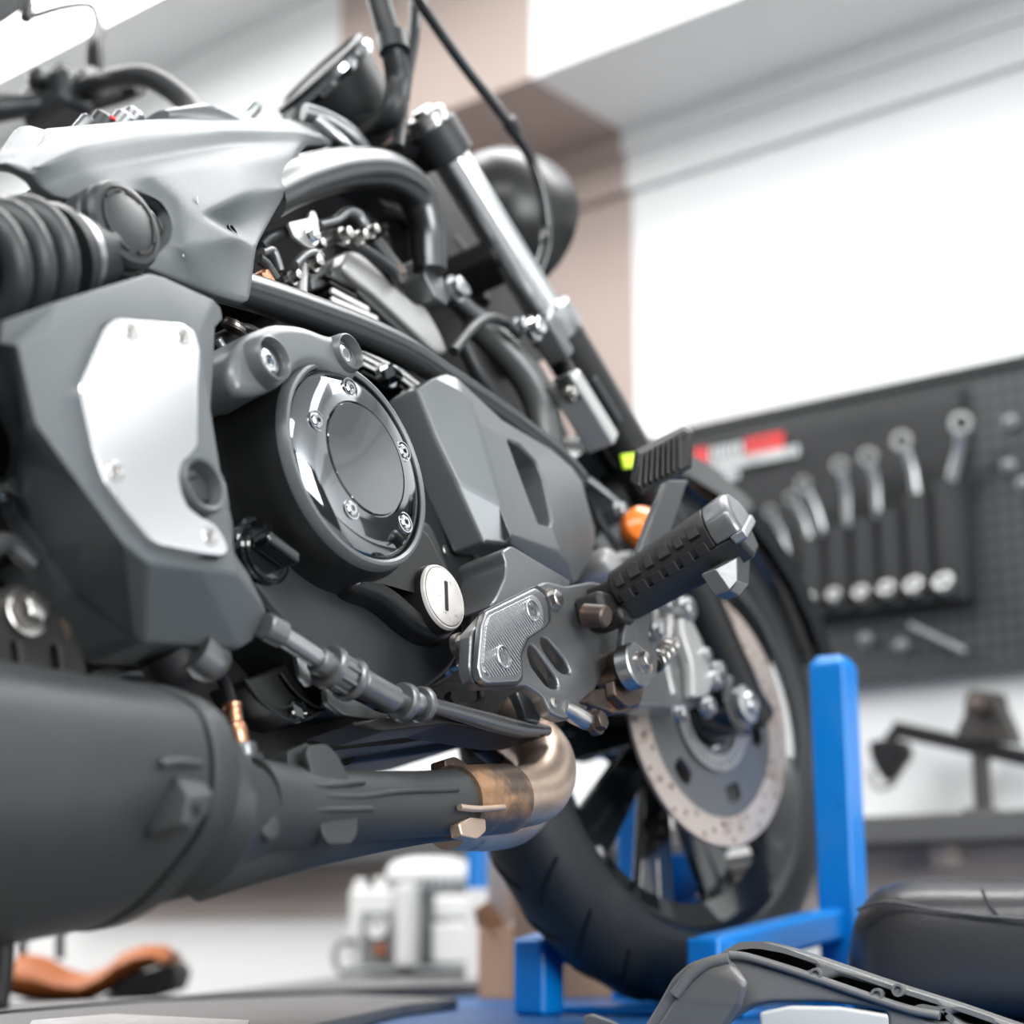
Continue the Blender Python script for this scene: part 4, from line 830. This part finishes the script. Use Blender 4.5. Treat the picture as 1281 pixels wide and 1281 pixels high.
# tread grooves cut as dark slits
GR = []
for k in range(26):
    for sgn in (1, -1):
        t0 = 2*PI*k/26+(.06 if sgn < 0 else 0); pts = []
        for j in range(5):
            f = j/4; h = sgn*(.008+.034*f); t = t0+.13*f
            ss = (1-(abs(h)/tw)**(1/.85*2))**.5 if abs(h) < tw else 0
            r = .244+(RT_-.244)*max(ss, 0)**.75+.0006
            pts.append(V((math.cos(t)*r, h, math.sin(t)*r)))
        GR.append(link('tread_groove', mesh_from(*sweep(pts, lambda q: .0022, 6), WHF), DARK, TY))
absorb(TY, GR)
HUB = lathe('hub', O3, Y, [(-.06, .03), (-.05, .045), (-.02, .038), (.02, .038), (.05, .045), (.06, .04), (.062, .03)], BLK, RIM, WHF, seg=40)
for k in range(20):
    t = 2*PI*(k//2)/10 + (.13 if k % 2 else -.13) + .48; t1 = 2*PI*(k//2)/10 + (.085 if k % 2 else -.085) + .48
    beam('spoke', (math.cos(t)*.035, 0, math.sin(t)*.035), (math.cos(t1)*.215, 0, math.sin(t1)*.215), .030, .013, GLS, RIM, WHF, bev=.003, roll=(0, 1, 0))
# disc with holes
def dfill():
    N = 96; outer = [(math.cos(2*PI*k/N)*.149, math.sin(2*PI*k/N)*.149) for k in range(N)]; inner = [(math.cos(2*PI*k/N)*.117, math.sin(2*PI*k/N)*.117) for k in range(N)]
    hs_ = []
    for k in range(48):
        r = (.124, .133, .142)[k % 3]; t = 2*PI*k/48; hs_.append([(math.cos(t)*r+math.cos(q*PI/4)*.0032, math.sin(t)*r+math.sin(q*PI/4)*.0032) for q in range(8)])
    return plate('brake_disc', outer, .0775, .0825, DISC, RIM, WHF, rad=0, bev=.0004, holes=[inner]+hs_, local=True, hrad=0, bres=0)
dfill()
N = 60; out = [(math.cos(2*PI*k/N)*.1165, math.sin(2*PI*k/N)*.1165) for k in range(N)]
sl_ = [[(math.cos(2*PI*k/6+.2+q[0])*q[1], math.sin(2*PI*k/6+.2+q[0])*q[1]) for q in ((-.17, .084), (0, .082), (.17, .084), (.15, .102), (0, .105), (-.15, .102))] for k in range(6)]
plate('disc_carrier', out, .074, .081, BRKT, RIM, WHF, rad=0, bev=.0008, holes=[[(math.cos(2*PI*k/30)*.04, math.sin(2*PI*k/30)*.04) for k in range(30)]]+sl_, local=True, hrad=.005)
ring_o = [(math.cos(2*PI*k/60)*.066, math.sin(2*PI*k/60)*.066) for k in range(60)]; ring_i = [(math.cos(2*PI*k/60)*.048, math.sin(2*PI*k/60)*.048) for k in range(60)]
tth = [[(math.cos(2*PI*k/44+a)*r, math.sin(2*PI*k/44+a)*r) for a, r in ((-.022, .052), (.022, .052), (.022, .062), (-.022, .062))] for k in range(44)]
plate('sensor_ring', ring_o, .083, .086, CAST, RIM, WHF, rad=0, bev=.0003, holes=[ring_i]+tth, local=True, hrad=0, bres=0)
lathe('wheel_boss', O3, Y, [(.06, .040), (.09, .036), (.094, .03)], BLK, RIM, WHF, seg=32)
# axle, fork foot and caliper
lathe('axle_bolt', B(938, 880, .135), Y, [(-.2, .012), (-.012, .022), (-.002, .022), (0, .019), (.001, .0135), (.006, .0125), (.007, .009), (.004, .0085), (.004, 0)], ALU, MB, seg=32, hexes=(5,))
lathe('fork_foot', B(905, 886, .105), Y, [(-.025, .034), (.018, .034), (.022, .028), (.022, 0)], GLS, MB, seg=32)
CA = plate('brake_caliper', [(812, 790), (838, 765), (862, 770), (880, 800), (893, 850), (890, 872), (870, 885), (800, 884), (790, 865), (800, 830)], .09, .125, BRKT, MB, rad=.006, bev=.004)
plate('caliper_rib', [(852, 772), (868, 778), (884, 815), (893, 855), (886, 870), (868, 872), (866, 830), (855, 795)], .125, .138, SILV, CA, rad=.005, bev=.003)
plate('caliper_upper', [(820, 742), (850, 735), (866, 752), (870, 775), (850, 790), (822, 800)], .08, .12, CAST, CA, rad=.006, bev=.004)
for (x, y, r) in ((857, 762, .012), (832, 757, .009), (893, 850, .009), (897, 838, .008), (880, 820, .007), (884, 884, .009), (850, 893, .007), (822, 790, .008)): hexbolt('caliper_bolt', B(x, y, .135), r, .006, ALU, CA)
tube('caliper_hose', [(830, 745, .12), (835, 780, .125), (830, 830, .12), (838, 870, .12)], .007, CAST, MB)
FE = []
for k in range(13):
    t = math.radians(30+k*11); rr_ = .345
    FE.append([V((math.cos(t)*(rr_+dr), h, math.sin(t)*(rr_+dr))) for h, dr in ((-.07, -.05), (-.066, -.015), (-.04, .004), (0, .008), (.04, .004), (.066, -.015), (.07, -.05), (.066, -.05), (.062, -.018), (.04, 0), (0, .004), (-.04, 0), (-.062, -.018), (-.066, -.05))])
loft('front_mudguard', FE, GLS, MB, WHF)
# ================================================================ lift with wheel chock
fh = V((Fw.x, Fw.y, 0)).normalized(); rh = V((Rr.x, Rr.y, 0)).normalized()
ct_ = Cw - wz*.318; zT = ct_.z - .002
LFo = V((ct_.x, ct_.y, zT)); LBs = Frame(mat_axes(LFo, fh, -rh, UP)); LF = Frame(mat_axes(LFo, fh, rh, UP), LBs)
LT = empty('motorcycle_lift', LBs.w, 'blue steel lift table with a wheel chock clamping the front tyre', 'lift')
def lb(name, x0, x1, y0, y1, z0, z1, mat=BLUE, bev=.003, parent=LT): return box(name, ((x0+x1)/2, (y0+y1)/2, (z0+z1)/2), (x1-x0, y1-y0, z1-z0), mat, parent, LF, bev=bev, bseg=3)
lb('deck', -1.85, .46, -.50, .62, -.05, 0, mk('deck_blue', (.0, .075, .24), .45))
lb('deck_lip', .44, .47, -.50, .62, 0, .006, BLUE)
for sx_ in (-1.5, .1):
    for sy_ in (-.35, .45): lb('support_leg', sx_-.04, sx_+.04, sy_-.03, sy_+.03, -zT+.04, -.05)
lb('base_frame', -1.7, .3, -.42, .52, -zT, -zT+.04)
m1, m2, m3 = (LF.P(*p_, .012, 2) for p_ in ((390, 1281), (501, 1257), (575, 1249)))
plate('deck_mat', [(-1.8, -.495), (m3.x+.06, -.495), (m3.x, m3.y), (m2.x, m2.y), (m1.x, m1.y), (-.60, .0), (-.60, .56), (-1.8, .56)], .0, .012, BEN, LT, LF, rad=.01, bev=.003, ax=2, local=True)
pk = LF.P(1053, 1140, .13); ptop = LF.P(1053, 826, .13); print('post', pk, ptop)
hx = pk.x; hz0 = pk.z; hz1 = ptop.z
ae = LF.P(886, 1178, .105); print('arm end', ae)
for s in (1, -1):
    vs = [(hx-.022, s*.132-.022), (hx+.022, s*.132-.022), (hx+.022, s*.132+.022), (hx-.022, s*.132+.022)]
    rings = [[V((x, y, z)) for x, y in vs] for z in (0.0, hz1-.012)] + [[V((x+(hx-x)*.35, y+(s*.132-y)*.35, hz1)) for x, y in vs]]
    loft('chock_post', rings, BLUE, LT, LF, bevel=.003)
    beam('chock_arm', (ae.x, s*.105, ae.z-.012), (hx, s*.125, hz0-.012), .036, .036, BLUE, LT, LF, bev=.006)
    lb('arm_foot', ae.x-.015, ae.x+.03, s*.105-.02, s*.105+.02, 0.0, ae.z+.004, bev=.006)
lb('cradle_pad', -.09, .09, -.12, .12, .0, .0095); lb('chock_cradle', .10, hx+.02, -.15, .15, .0, .02)
lb('chock_back_plate', hx+.022, hx+.03, -.12, -.02, .02, hz1*.45)
lb('deck_rail', .40, .425, -.49, -.10, 0, .012, mk('dark_blue_steel', (.0, .03, .12), .4)); lb('rail_knob', .40, .425, -.47, -.445, .012, .03, DARK)
# ================================================================ stand-alone frames
def stand(px_, py_, depth, ang=0):
    o = CAM + ray(px_, py_)*depth; a = math.radians(ang)
    x = V((math.cos(a), math.sin(a), 0)); return Frame(mat_axes(o, x, UP.cross(x), UP))
def standz(px_, py_, z, ang=0):
    r = ray(px_, py_); return stand(px_, py_, (z-CAM.z)/r.z, ang)
# ---- black fairing frame in front
FA = standz(900, 1300, zT+.001, -28)
FAo = empty('fairing', FA.w, 'dark grey plastic seat frame fairing with oblong slots lying on the blue deck', 'fairing')
fc = lambda pts: crop(800, 850, 2.663, pts)
top = fc([(25, 1200), (95, 1090), (150, 990), (200, 945), (245, 928), (300, 915), (330, 893), (370, 880), (430, 876), (520, 892), (640, 930), (770, 975), (900, 1020), (1080, 1075), (1281, 1145), (1420, 1195), (1420, 1330), (1150, 1330), (870, 1330), (858, 1120), (850, 1103), (760, 1083), (640, 1071), (470, 1073), (400, 1087), (350, 1115), (290, 1160), (230, 1200)])
slots = [fc(q_) for q_ in ([(350, 908), (375, 893), (430, 890), (520, 912), (628, 955), (560, 978), (440, 942)], [(645, 1003), (695, 985), (790, 1010), (900, 1045), (1025, 1083), (985, 1092), (900, 1090), (760, 1045)], [(950, 1103), (975, 1096), (1030, 1108), (1062, 1128), (1040, 1136), (990, 1128)], [(1060, 1110), (1095, 1104), (1200, 1140), (1190, 1152), (1110, 1142)])]
plate('slotted_panel', top, 0, .028, PLD if False else mk('worn_black_plastic', (.15, .15, .148), .42, bump=.2, bscale=500, wear=((.16, .16, .16), .68), wscale=40), FAo, FA, rad=.006, bev=.0045, holes=slots, hrad=.004, bres=4)
FP2 = bpy.data.materials['worn_black_plastic']
plate('panel_backing', fc([(330, 915), (380, 885), (640, 935), (1080, 1078), (1281, 1150), (1281, 1180), (900, 1110), (600, 1020)]), .024, .030, DARK, FAo, FA, rad=.003, bev=.001, ax=1)
tube('panel_rib', [(q_[0], q_[1], -.002) for q_ in fc([(300, 918), (360, 925), (480, 960), (600, 1000), (760, 1055), (900, 1100), (1000, 1120)])], .0035, FP2, FAo, FA)
tube('panel_edge', [(q_[0], q_[1], -.004) for q_ in fc([(120, 1050), (170, 985), (230, 945), (300, 930)])], .005, FP2, FAo, FA)
facets('flared_leg', [(q_[0], q_[1], q_[2]) for q_ in [(*fc([(25, 1200)])[0], -.005), (*fc([(110, 1070)])[0], -.004), (*fc([(200, 955)])[0], .0), (*fc([(300, 935)])[0], -.004), (*fc([(350, 1010)])[0], -.030), (*fc([(330, 1090)])[0], -.02), (*fc([(280, 1160)])[0], -.01), (*fc([(230, 1200)])[0], -.006)]], [(0, 1, 5, 6, 7), (1, 2, 4, 5), (2, 3, 4)], FP2, FAo, FA, skirt=.012, sdir=(0, 1, 0), bevel=.006)
for (x, y) in fc([(862, 1035), (792, 1050), (588, 982)]): lathe('panel_stud', FA.P(x, y, -.003), (0, -1, 0), [(-.006, .005), (.002, .005), (.002, .003), (0, .003), (0, 0)], FP2, FAo, FA, seg=20)
FT2 = standz(735, 1290, zT+.001, -10)
o = plate('broken_clip', [(730, 1283), (733, 1270), (741, 1267), (770, 1278), (790, 1290), (735, 1291)], 0, .012, FP2, None, FT2, rad=.003, bev=.002, tag=('small grey plastic clip on the blue deck, left of the fairing', 'clip'))
WPf = standz(1040, 1290, zT+.001, -15)
o = plate('tray', [(952, 1266), (990, 1258), (1050, 1259), (1118, 1270), (1122, 1292), (955, 1292)], .02, .034, mk('dull_white', (.5, .5, .48), .5), None, WPf, rad=.004, bev=.003, tag=('glossy white tray on the deck, seen under the fairing arch', 'tray'))  # loose white plastic panel lying on the deck
# ---- saddle
zs_ = zT+.001
SE = stand(1170, 1262, 1.72, -25); SE = Frame(M.Translation((0, 0, zs_-SE.w.translation.z)) @ SE.w)
SEo = empty('saddle', SE.w, 'black leather motorcycle seat lying on the deck behind the fairing', 'seat')
lx = SE.P(1052, 1190, 0).x; tz = SE.P(1190, 1092, 0).z; print('seat', lx, tz)
rg = []
for k, (dx, hgt, dep) in enumerate(((0, .05, .02), (.004, .42, .35), (.014, .66, .6), (.032, .88, .85), (.06, .99, 1), (.11, 1.0, 1.05), (.17, .97, 1.05), (.23, .98, 1.0), (.30, 1.02, .95), (.38, 1.0, .9), (.42, .8, .7))):
    row = []
    for j in range(28):
        a = 2*PI*j/28; c_, s_ = math.cos(a), math.sin(a)
        yy_ = .13*dep*math.copysign(abs(c_)**.6, c_); zz_ = .5+.5*math.copysign(abs(s_)**.55, s_)
        row.append(V((lx+dx+(.02 if s_ < -.3 else 0)*(1-min(k/4, 1)), yy_+.05, (zz_*hgt)*tz*.985+.001)))
    rg.append(row)
S_ = loft('seat_cushion', rg, LEA, SEo, SE, sub=1)
tube('seat_seam', [SE.P(x, y, -.088) for x, y in ((1072, 1138), (1110, 1128), (1170, 1138), (1230, 1146), (1285, 1150))], .0016, LEA, SEo, SE, local=True, seg=8)
tube('seat_seam', [SE.P(x, y, -.086) for x, y in ((1228, 1112), (1236, 1130), (1250, 1147))], .0014, LEA, SEo, SE, local=True, seg=8)
o = box('white_sheet', LF.inv @ (CAM+ray(1262, 1262)*((zT+.004-CAM.z)/ray(1262, 1262).z)), (.10, .12, .006), WHM, None, LF, bev=.001, tag=('white plate lying on the deck under the front edge of the seat', 'plate'))
# ---- cardboard box
CBf = stand(643, 1249, 2.32, 0); CBf = Frame(M.Translation((0, 0, zT+.0005-CBf.w.translation.z)) @ CBf.w @ M.Rotation(math.radians(38), 4, 'Z'))
CB_ = empty('cardboard_box', CBf.w, 'open brown cardboard box behind the front tyre, one pale flap up', 'box')
hb = .093; a_, b_ = .20, .075
def cbb(n, x0, x1, y0, y1, z0, z1, m, bev=.0008): return box(n, ((x0+x1)/2, (y0+y1)/2, (z0+z1)/2), (x1-x0, y1-y0, z1-z0), m, CB_, CBf, bev=bev)
cbb('side_panel', 0, a_, 0, .004, 0, hb+.05, CARD); cbb('side_panel', 0, .004, .004, b_, 0, hb, CARD); cbb('side_panel', 0, a_, b_, b_+.004, 0, hb, CARD); cbb('side_panel', a_-.004, a_, .004, b_, 0, hb+.05, CARD); cbb('bottom_panel', .004, a_-.004, .004, b_, 0, .004, CARD)
fl = [CBf.P(x, y, .03) for x, y in ((611, 1036), (636, 1030), (655, 1078), (637, 1163), (623, 1136), (612, 1126))]
facets('flap', [tuple(p) for p in fl], [(0, 1, 2, 3, 4, 5)], CARDL, CB_, CBf, skirt=.003, sdir=(0, 1, 0), bevel=.0005, local=True)
fl = [CBf.P(x, y, .06) for x, y in ((594, 1138), (612, 1126), (638, 1162), (598, 1160))]
facets('flap', [tuple(p) for p in fl], [(0, 1, 2, 3)], CARD, CB_, CBf, skirt=.003, sdir=(0, 1, 0), bevel=.0005, local=True)
# ---- grey bench along the wall, far left
BZ = CAM.z-.068
G0 = standz(400, 1240, BZ, 0)
BNo = empty('workbench', G0.w, 'long grey steel workbench by the wall, left of the lift', 'workbench')
l2W = lambda x, y: tuple((WL.inv @ (LF.w @ V((x, y, 0))))[:2])
bw = [(.55, 2.9), (-.05, 1.9), (-.156, 1.719), (-.341, 1.348), (-.86, .586), (-1.20, .03), (-.45, .03), l2W(.75, -.60), l2W(.62, -.54), l2W(-.3, -.54), l2W(-1.6, -.54)]
plate('bench_top', bw, BZ-.045, BZ, BEN, BNo, Frame(WL.w, G0), rad=.01, bev=.003, ax=2, local=True)
for (x, y) in ((-.35, .35), (-.98, .25), (.05, 1.6)):
    box('bench_leg', (x, y, (BZ-.045)/2), (.05, .05, BZ-.045), BEN, BNo, Frame(WL.w, G0), bev=.002)
ck_ = standz(180, 1281, zT+.013, 0)
CKM = mk('checker_plate', (.6, .61, .62), .35, metal=1.0); nt = CKM.node_tree
vo = nt.nodes.new('ShaderNodeTexVoronoi'); vo.inputs['Scale'].default_value = 60; bp = nt.nodes.new('ShaderNodeBump'); bp.inputs['Distance'].default_value = .003; tcn = nt.nodes.new('ShaderNodeTexCoord')
nt.links.new(tcn.outputs['Object'], vo.inputs['Vector']); nt.links.new(vo.outputs['Distance'], bp.inputs['Height']); nt.links.new(bp.outputs['Normal'], nt.nodes['Principled BSDF'].inputs['Normal'])
plate('checker_plate', [(40, 1276), (140, 1268), (312, 1276), (300, 1310), (20, 1310)], 0, .003, CKM, None, ck_, rad=.002, bev=.0005, ax=2, tag=('strip of bright checker plate on the grey mat, bottom left', 'metal plate'))
# ---- orange seat on a low stand
OZ = CAM.z-.100
OS_ = standz(120, 1258, OZ, 0)
OSt = empty('stand', OS_.w, 'low black stand under the orange leather seat', 'stand')
box('stand_top', (0, .10, -.02), (.34, .30, .04), DARK, OSt, OS_, bev=.004)
for sx_ in (-.14, .14):
    for sy_ in (-.02, .22): box('stand_leg', (sx_, sy_, -.02-OZ/2-.0), (.03, .03, OZ-.04), DARK, OSt, OS_, bev=.002)
Or = empty('leather_seat', OS_.w, 'orange-brown leather seat with a raised end, on the low black stand', 'seat')
op = lambda x, y, d=.06: OS_.P(x, y, d)
tp_ = [(-14, 1225), (5, 1206), (30, 1193), (55, 1196), (80, 1211), (110, 1219), (138, 1208), (158, 1190), (182, 1182), (205, 1182), (219, 1192)]
bt_ = [(-8, 1240), (12, 1243), (38, 1251), (62, 1254), (90, 1254), (115, 1251), (138, 1240), (158, 1226), (180, 1214), (200, 1208), (214, 1212)]
rg = []
for (a, b) in zip(tp_, bt_):
    A = op(*a); Z = op(*b); m_ = (A+Z)/2; hh = (A-Z)/2
    rg.append([m_ + hh*math.sin(t*PI/8) + V((0, .075*math.cos(t*PI/8), 0)) for t in range(16)])
loft('seat_pad', rg, ORG, Or, OS_)
facets('pan_end', [(158, 1222, .0), (215, 1205, .0), (222, 1220, .0), (214, 1240, .0), (170, 1254, .0), (120, 1257, .0)], [(0, 1, 2, 3, 4, 5)], DARK, Or, OS_, skirt=.12, sdir=(0, 1, 0), bevel=.003)
for x in (28, 75): tube('mount_post', [(x, 1200, .09), (x, 1150, .09)], .007, DARK, Or, OS_, smooth=False)
# ---- white machine on the bench against the wall
MCf = stand(512, 1215, 3.05, -12); MCf = Frame(M.Translation((0, 0, BZ+.0005-MCf.w.translation.z)) @ MCf.w)
MC = empty('compressor', MCf.w, 'white and grey machine with a finned domed head on the bench', 'machine')
mp = lambda x, y, d=0.: MCf.P(x, y, d)
def mbx(n, x0, y0, x1, y1, d0, d1, m, bev=.006):
    A = mp(x0, y0, d0); Z = mp(x1, y1, d0); return box(n, ((A.x+Z.x)/2, (d0+d1)/2, (A.z+Z.z)/2), (abs(Z.x-A.x), d1-d0, abs(A.z-Z.z)), m, MC, MCf, bev=bev)
mbx('base_plate', 432, 1208, 595, 1219, -.02, .16, GRM)
mbx('valve_block', 437, 1112, 490, 1210, 0, .08, WHM); mbx('front_plate', 452, 1140, 488, 1205, -.006, 0, GRM, .002); mbx('column', 495, 1104, 516, 1210, -.03, .02, WHM); mbx('filter_bowl', 543, 1120, 591, 1150, 0, .08, WHM); mbx('filter_bowl', 541, 1154, 591, 1206, 0, .08, WHM)
mbx('core', 490, 1112, 545, 1208, .03, .1, GRM)
hc_ = mp(536, 1112, .08); rr0 = abs(mp(592, 1100, .08).x-mp(482, 1100, .08).x)/2
lathe('finned_head', V((hc_.x, .10, hc_.z)), (0, 0, 1), [(0, rr0*.9), (.02, rr0), (.035, rr0*.98), (.048, rr0*.85), (.055, rr0*.5), (.056, 0)], WHM, MC, MCf, seg=48)
HF = []
for k in range(18):
    t = PI+PI*k/17; HF.append(box('head_fin', (hc_.x+math.cos(t)*rr0, .10+math.sin(t)*rr0, hc_.z+.006), (.004, .012, .022), GRM, MC, MCf, rot=M.Rotation(t, 3, 'Z'), bev=.0005))
join('head_fins', HF)
lathe('gauge', mp(473, 1160, -.007), (0, -1, 0), [(-.002, .018), (.01, .018), (.01, .015), (.006, .0145), (.006, 0)], WHM, MC, MCf, seg=32)
mbx('orange_knob', 468, 1182, 481, 1195, -.02, -.006, ORG, .002); mbx('fitting', 443, 1100, 455, 1113, .02, .04, WHM, .003); mbx('fitting', 468, 1098, 480, 1113, .02, .04, WHM, .003)
tube('air_hose', [(445, 1175, -.005), (425, 1180, -.005), (419, 1200, -.005), (428, 1216, -.005), (445, 1212, -.005)], .006, GRM, MC, MCf)
# ---- blue canister
CNf = stand(597, 1130, 2.9, 0); zc0 = BZ+.0005
CN = empty('canister', Frame(M.Translation((0, 0, zc0-CNf.w.translation.z)) @ CNf.w).w, 'slim blue canister with a pale base between the machine and the box', 'canister')
CNf = Frame(CN.matrix_world.copy() if CN.matrix_world.translation.length else CNf.w)
CNf = Frame(M.Translation((0, 0, zc0-stand(597, 1130, 2.9, 0).w.translation.z)) @ stand(597, 1130, 2.9, 0).w)
zA = CNf.P(597, 1112, 0).z; zB = CNf.P(597, 1030, 0).z; print('can', zA, zB)
lathe('pale_base', V((0, 0, 0)), (0, 0, 1), [(0, .018), (zA, .018), (zA, 0)], WHM, CN, CNf, seg=32)
lathe('blue_body', V((0, 0, zA)), (0, 0, 1), [(0, .0175), (zB-zA, .0175), (zB-zA+.01, .008), (zB-zA+.01, 0)], BLUE, CN, CNf, seg=32)
# ================================================================ worktop on the right wall with clamp
t0 = W(1180, 1017, .14).z; t1 = W(1180, 1052, .14).z
WTo = empty('worktop', WL.base.w, 'dark grey worktop fixed to the wall under the pegboard', 'worktop')
box('worktop_board', (.9, .071, (t0+t1)/2), (6.4, .138, t0-t1), mk('dark_worktop', (.07, .07, .07), .6), WTo, WL, bev=.003)
for x in (-2.0, .0, 1.2): box('wall_bracket', (x, .05, t1-.018), (.03, .06, .034), GREYW, WTo, WL, bev=.002)
Dv = empty('clamp', WL.base.w, 'black metal clamp rail on a post standing on the worktop', 'clamp')
wv_ = lambda x, y, d=.075: W(x, y, d)
A, Z = wv_(1120, 912), wv_(1300, 952)
beam('rail', A, Z, .03, .026, DARK, Dv, WL, bev=.003)
PM = mk('worn_dark_metal', (.07, .065, .06), .45, metal=.6)
A, Z = wv_(1228, 935), wv_(1228, 1000); Z.z = t0+.0005
box('post', ((A.x+Z.x)/2, .075, (A.z+Z.z)/2), (.019, .03, A.z-Z.z), PM, Dv, WL, bev=.002); box('foot', (Z.x, .075, t0+.004), (.04, .06, .008), PM, Dv, WL, bev=.002)
facets('jaw_block', [(*p_, .095) for p_ in ((1195, 915), (1205, 895), (1206, 872), (1214, 862), (1246, 866), (1250, 885), (1262, 910), (1268, 930), (1200, 925))], [tuple(range(9))], PM, Dv, WL, skirt=.04, bevel=.003)
lathe('jaw_screw', wv_(1228, 885, .10), (0, 1, 0), [(-.02, .014), (.02, .014), (.022, .01), (.022, 0)], RUST, Dv, WL, seg=24)
facets('hanging_jaw', [(*p_, .095) for p_ in ((1086, 928), (1104, 924), (1124, 926), (1130, 942), (1118, 960), (1106, 978), (1094, 960), (1088, 945))], [tuple(range(8))], DARK, Dv, WL, skirt=.04, bevel=.003)
beam('jaw_link', wv_(1112, 925), wv_(1126, 912), .02, .016, DARK, Dv, WL)
tube('jaw_spring', [(1088, 965, .08), (1098, 985, .08), (1120, 978, .08)], .006, CAST, Dv, WL)
# small things hooked on the pegboard
o = tube('punch', [(1138, 782, .05), (1207, 815, .05)], .0055, GRM, None, WL, smooth=False, tag=('thin grey rod tool hooked on the pegboard below the wrench pouch', 'tool'))
for (x, y) in ((1264, 528), (1262, 583), (1281, 605), (1083, 800), (1128, 808)):
    lathe('hook_plate', W(x, y, .034), (0, 1, 0), [(-.002, .012), (.002, .012), (.004, .006), (.02, .005), (.02, 0)], GRM, PBR, WL, seg=20)
# rows of small pale marks, the unreadable small print on the pouch
def marks(x0, y0, x1, y1, n, h, mat):
    a, b = q(x0, y0, yt), q(x1, y1, yt); zc_ = (a.z+b.z)/2; t = a.x; L_ = (b.x-a.x)/n
    for i in range(n):
        w_ = L_*random.uniform(.55, .85)
        PMK.append(box('print_mark', (t+L_*(i+.5), yt, zc_), (w_, .0012, h), mat, RO, WL, bev=0))
PMK = []
marks(887, 568, 930, 560, 6, .022, WPR); marks(936, 560, 976, 550, 5, .016, WPR)
marks(868, 588, 1000, 563, 16, .020, WPR); marks(868, 602, 925, 594, 8, .016, WPR)
join('small_print', PMK)
EXPO = 0.42
# ================================================================ camera
cam = bpy.data.cameras.new('camera'); co = bpy.data.objects.new('camera', cam); COL.objects.link(co)
co.location = CAM; co.rotation_euler = (PI/2+TH, 0, 0)
cam.sensor_width = 36; cam.lens = FPX/1281*36; cam.clip_start = .05
cam.dof.use_dof = True; cam.dof.focus_distance = 1.40; cam.dof.aperture_fstop = 3.0; cam.dof.aperture_blades = 0
SC.camera = co
SC.view_settings.view_transform = 'Standard'; SC.view_settings.look = 'None'; SC.view_settings.gamma = 1; SC.view_settings.exposure = EXPO
SC.cycles.use_denoising = True
SC.cycles.max_bounces = 6; SC.cycles.diffuse_bounces = 3; SC.cycles.glossy_bounces = 4; SC.cycles.caustics_reflective = False; SC.cycles.caustics_refractive = False
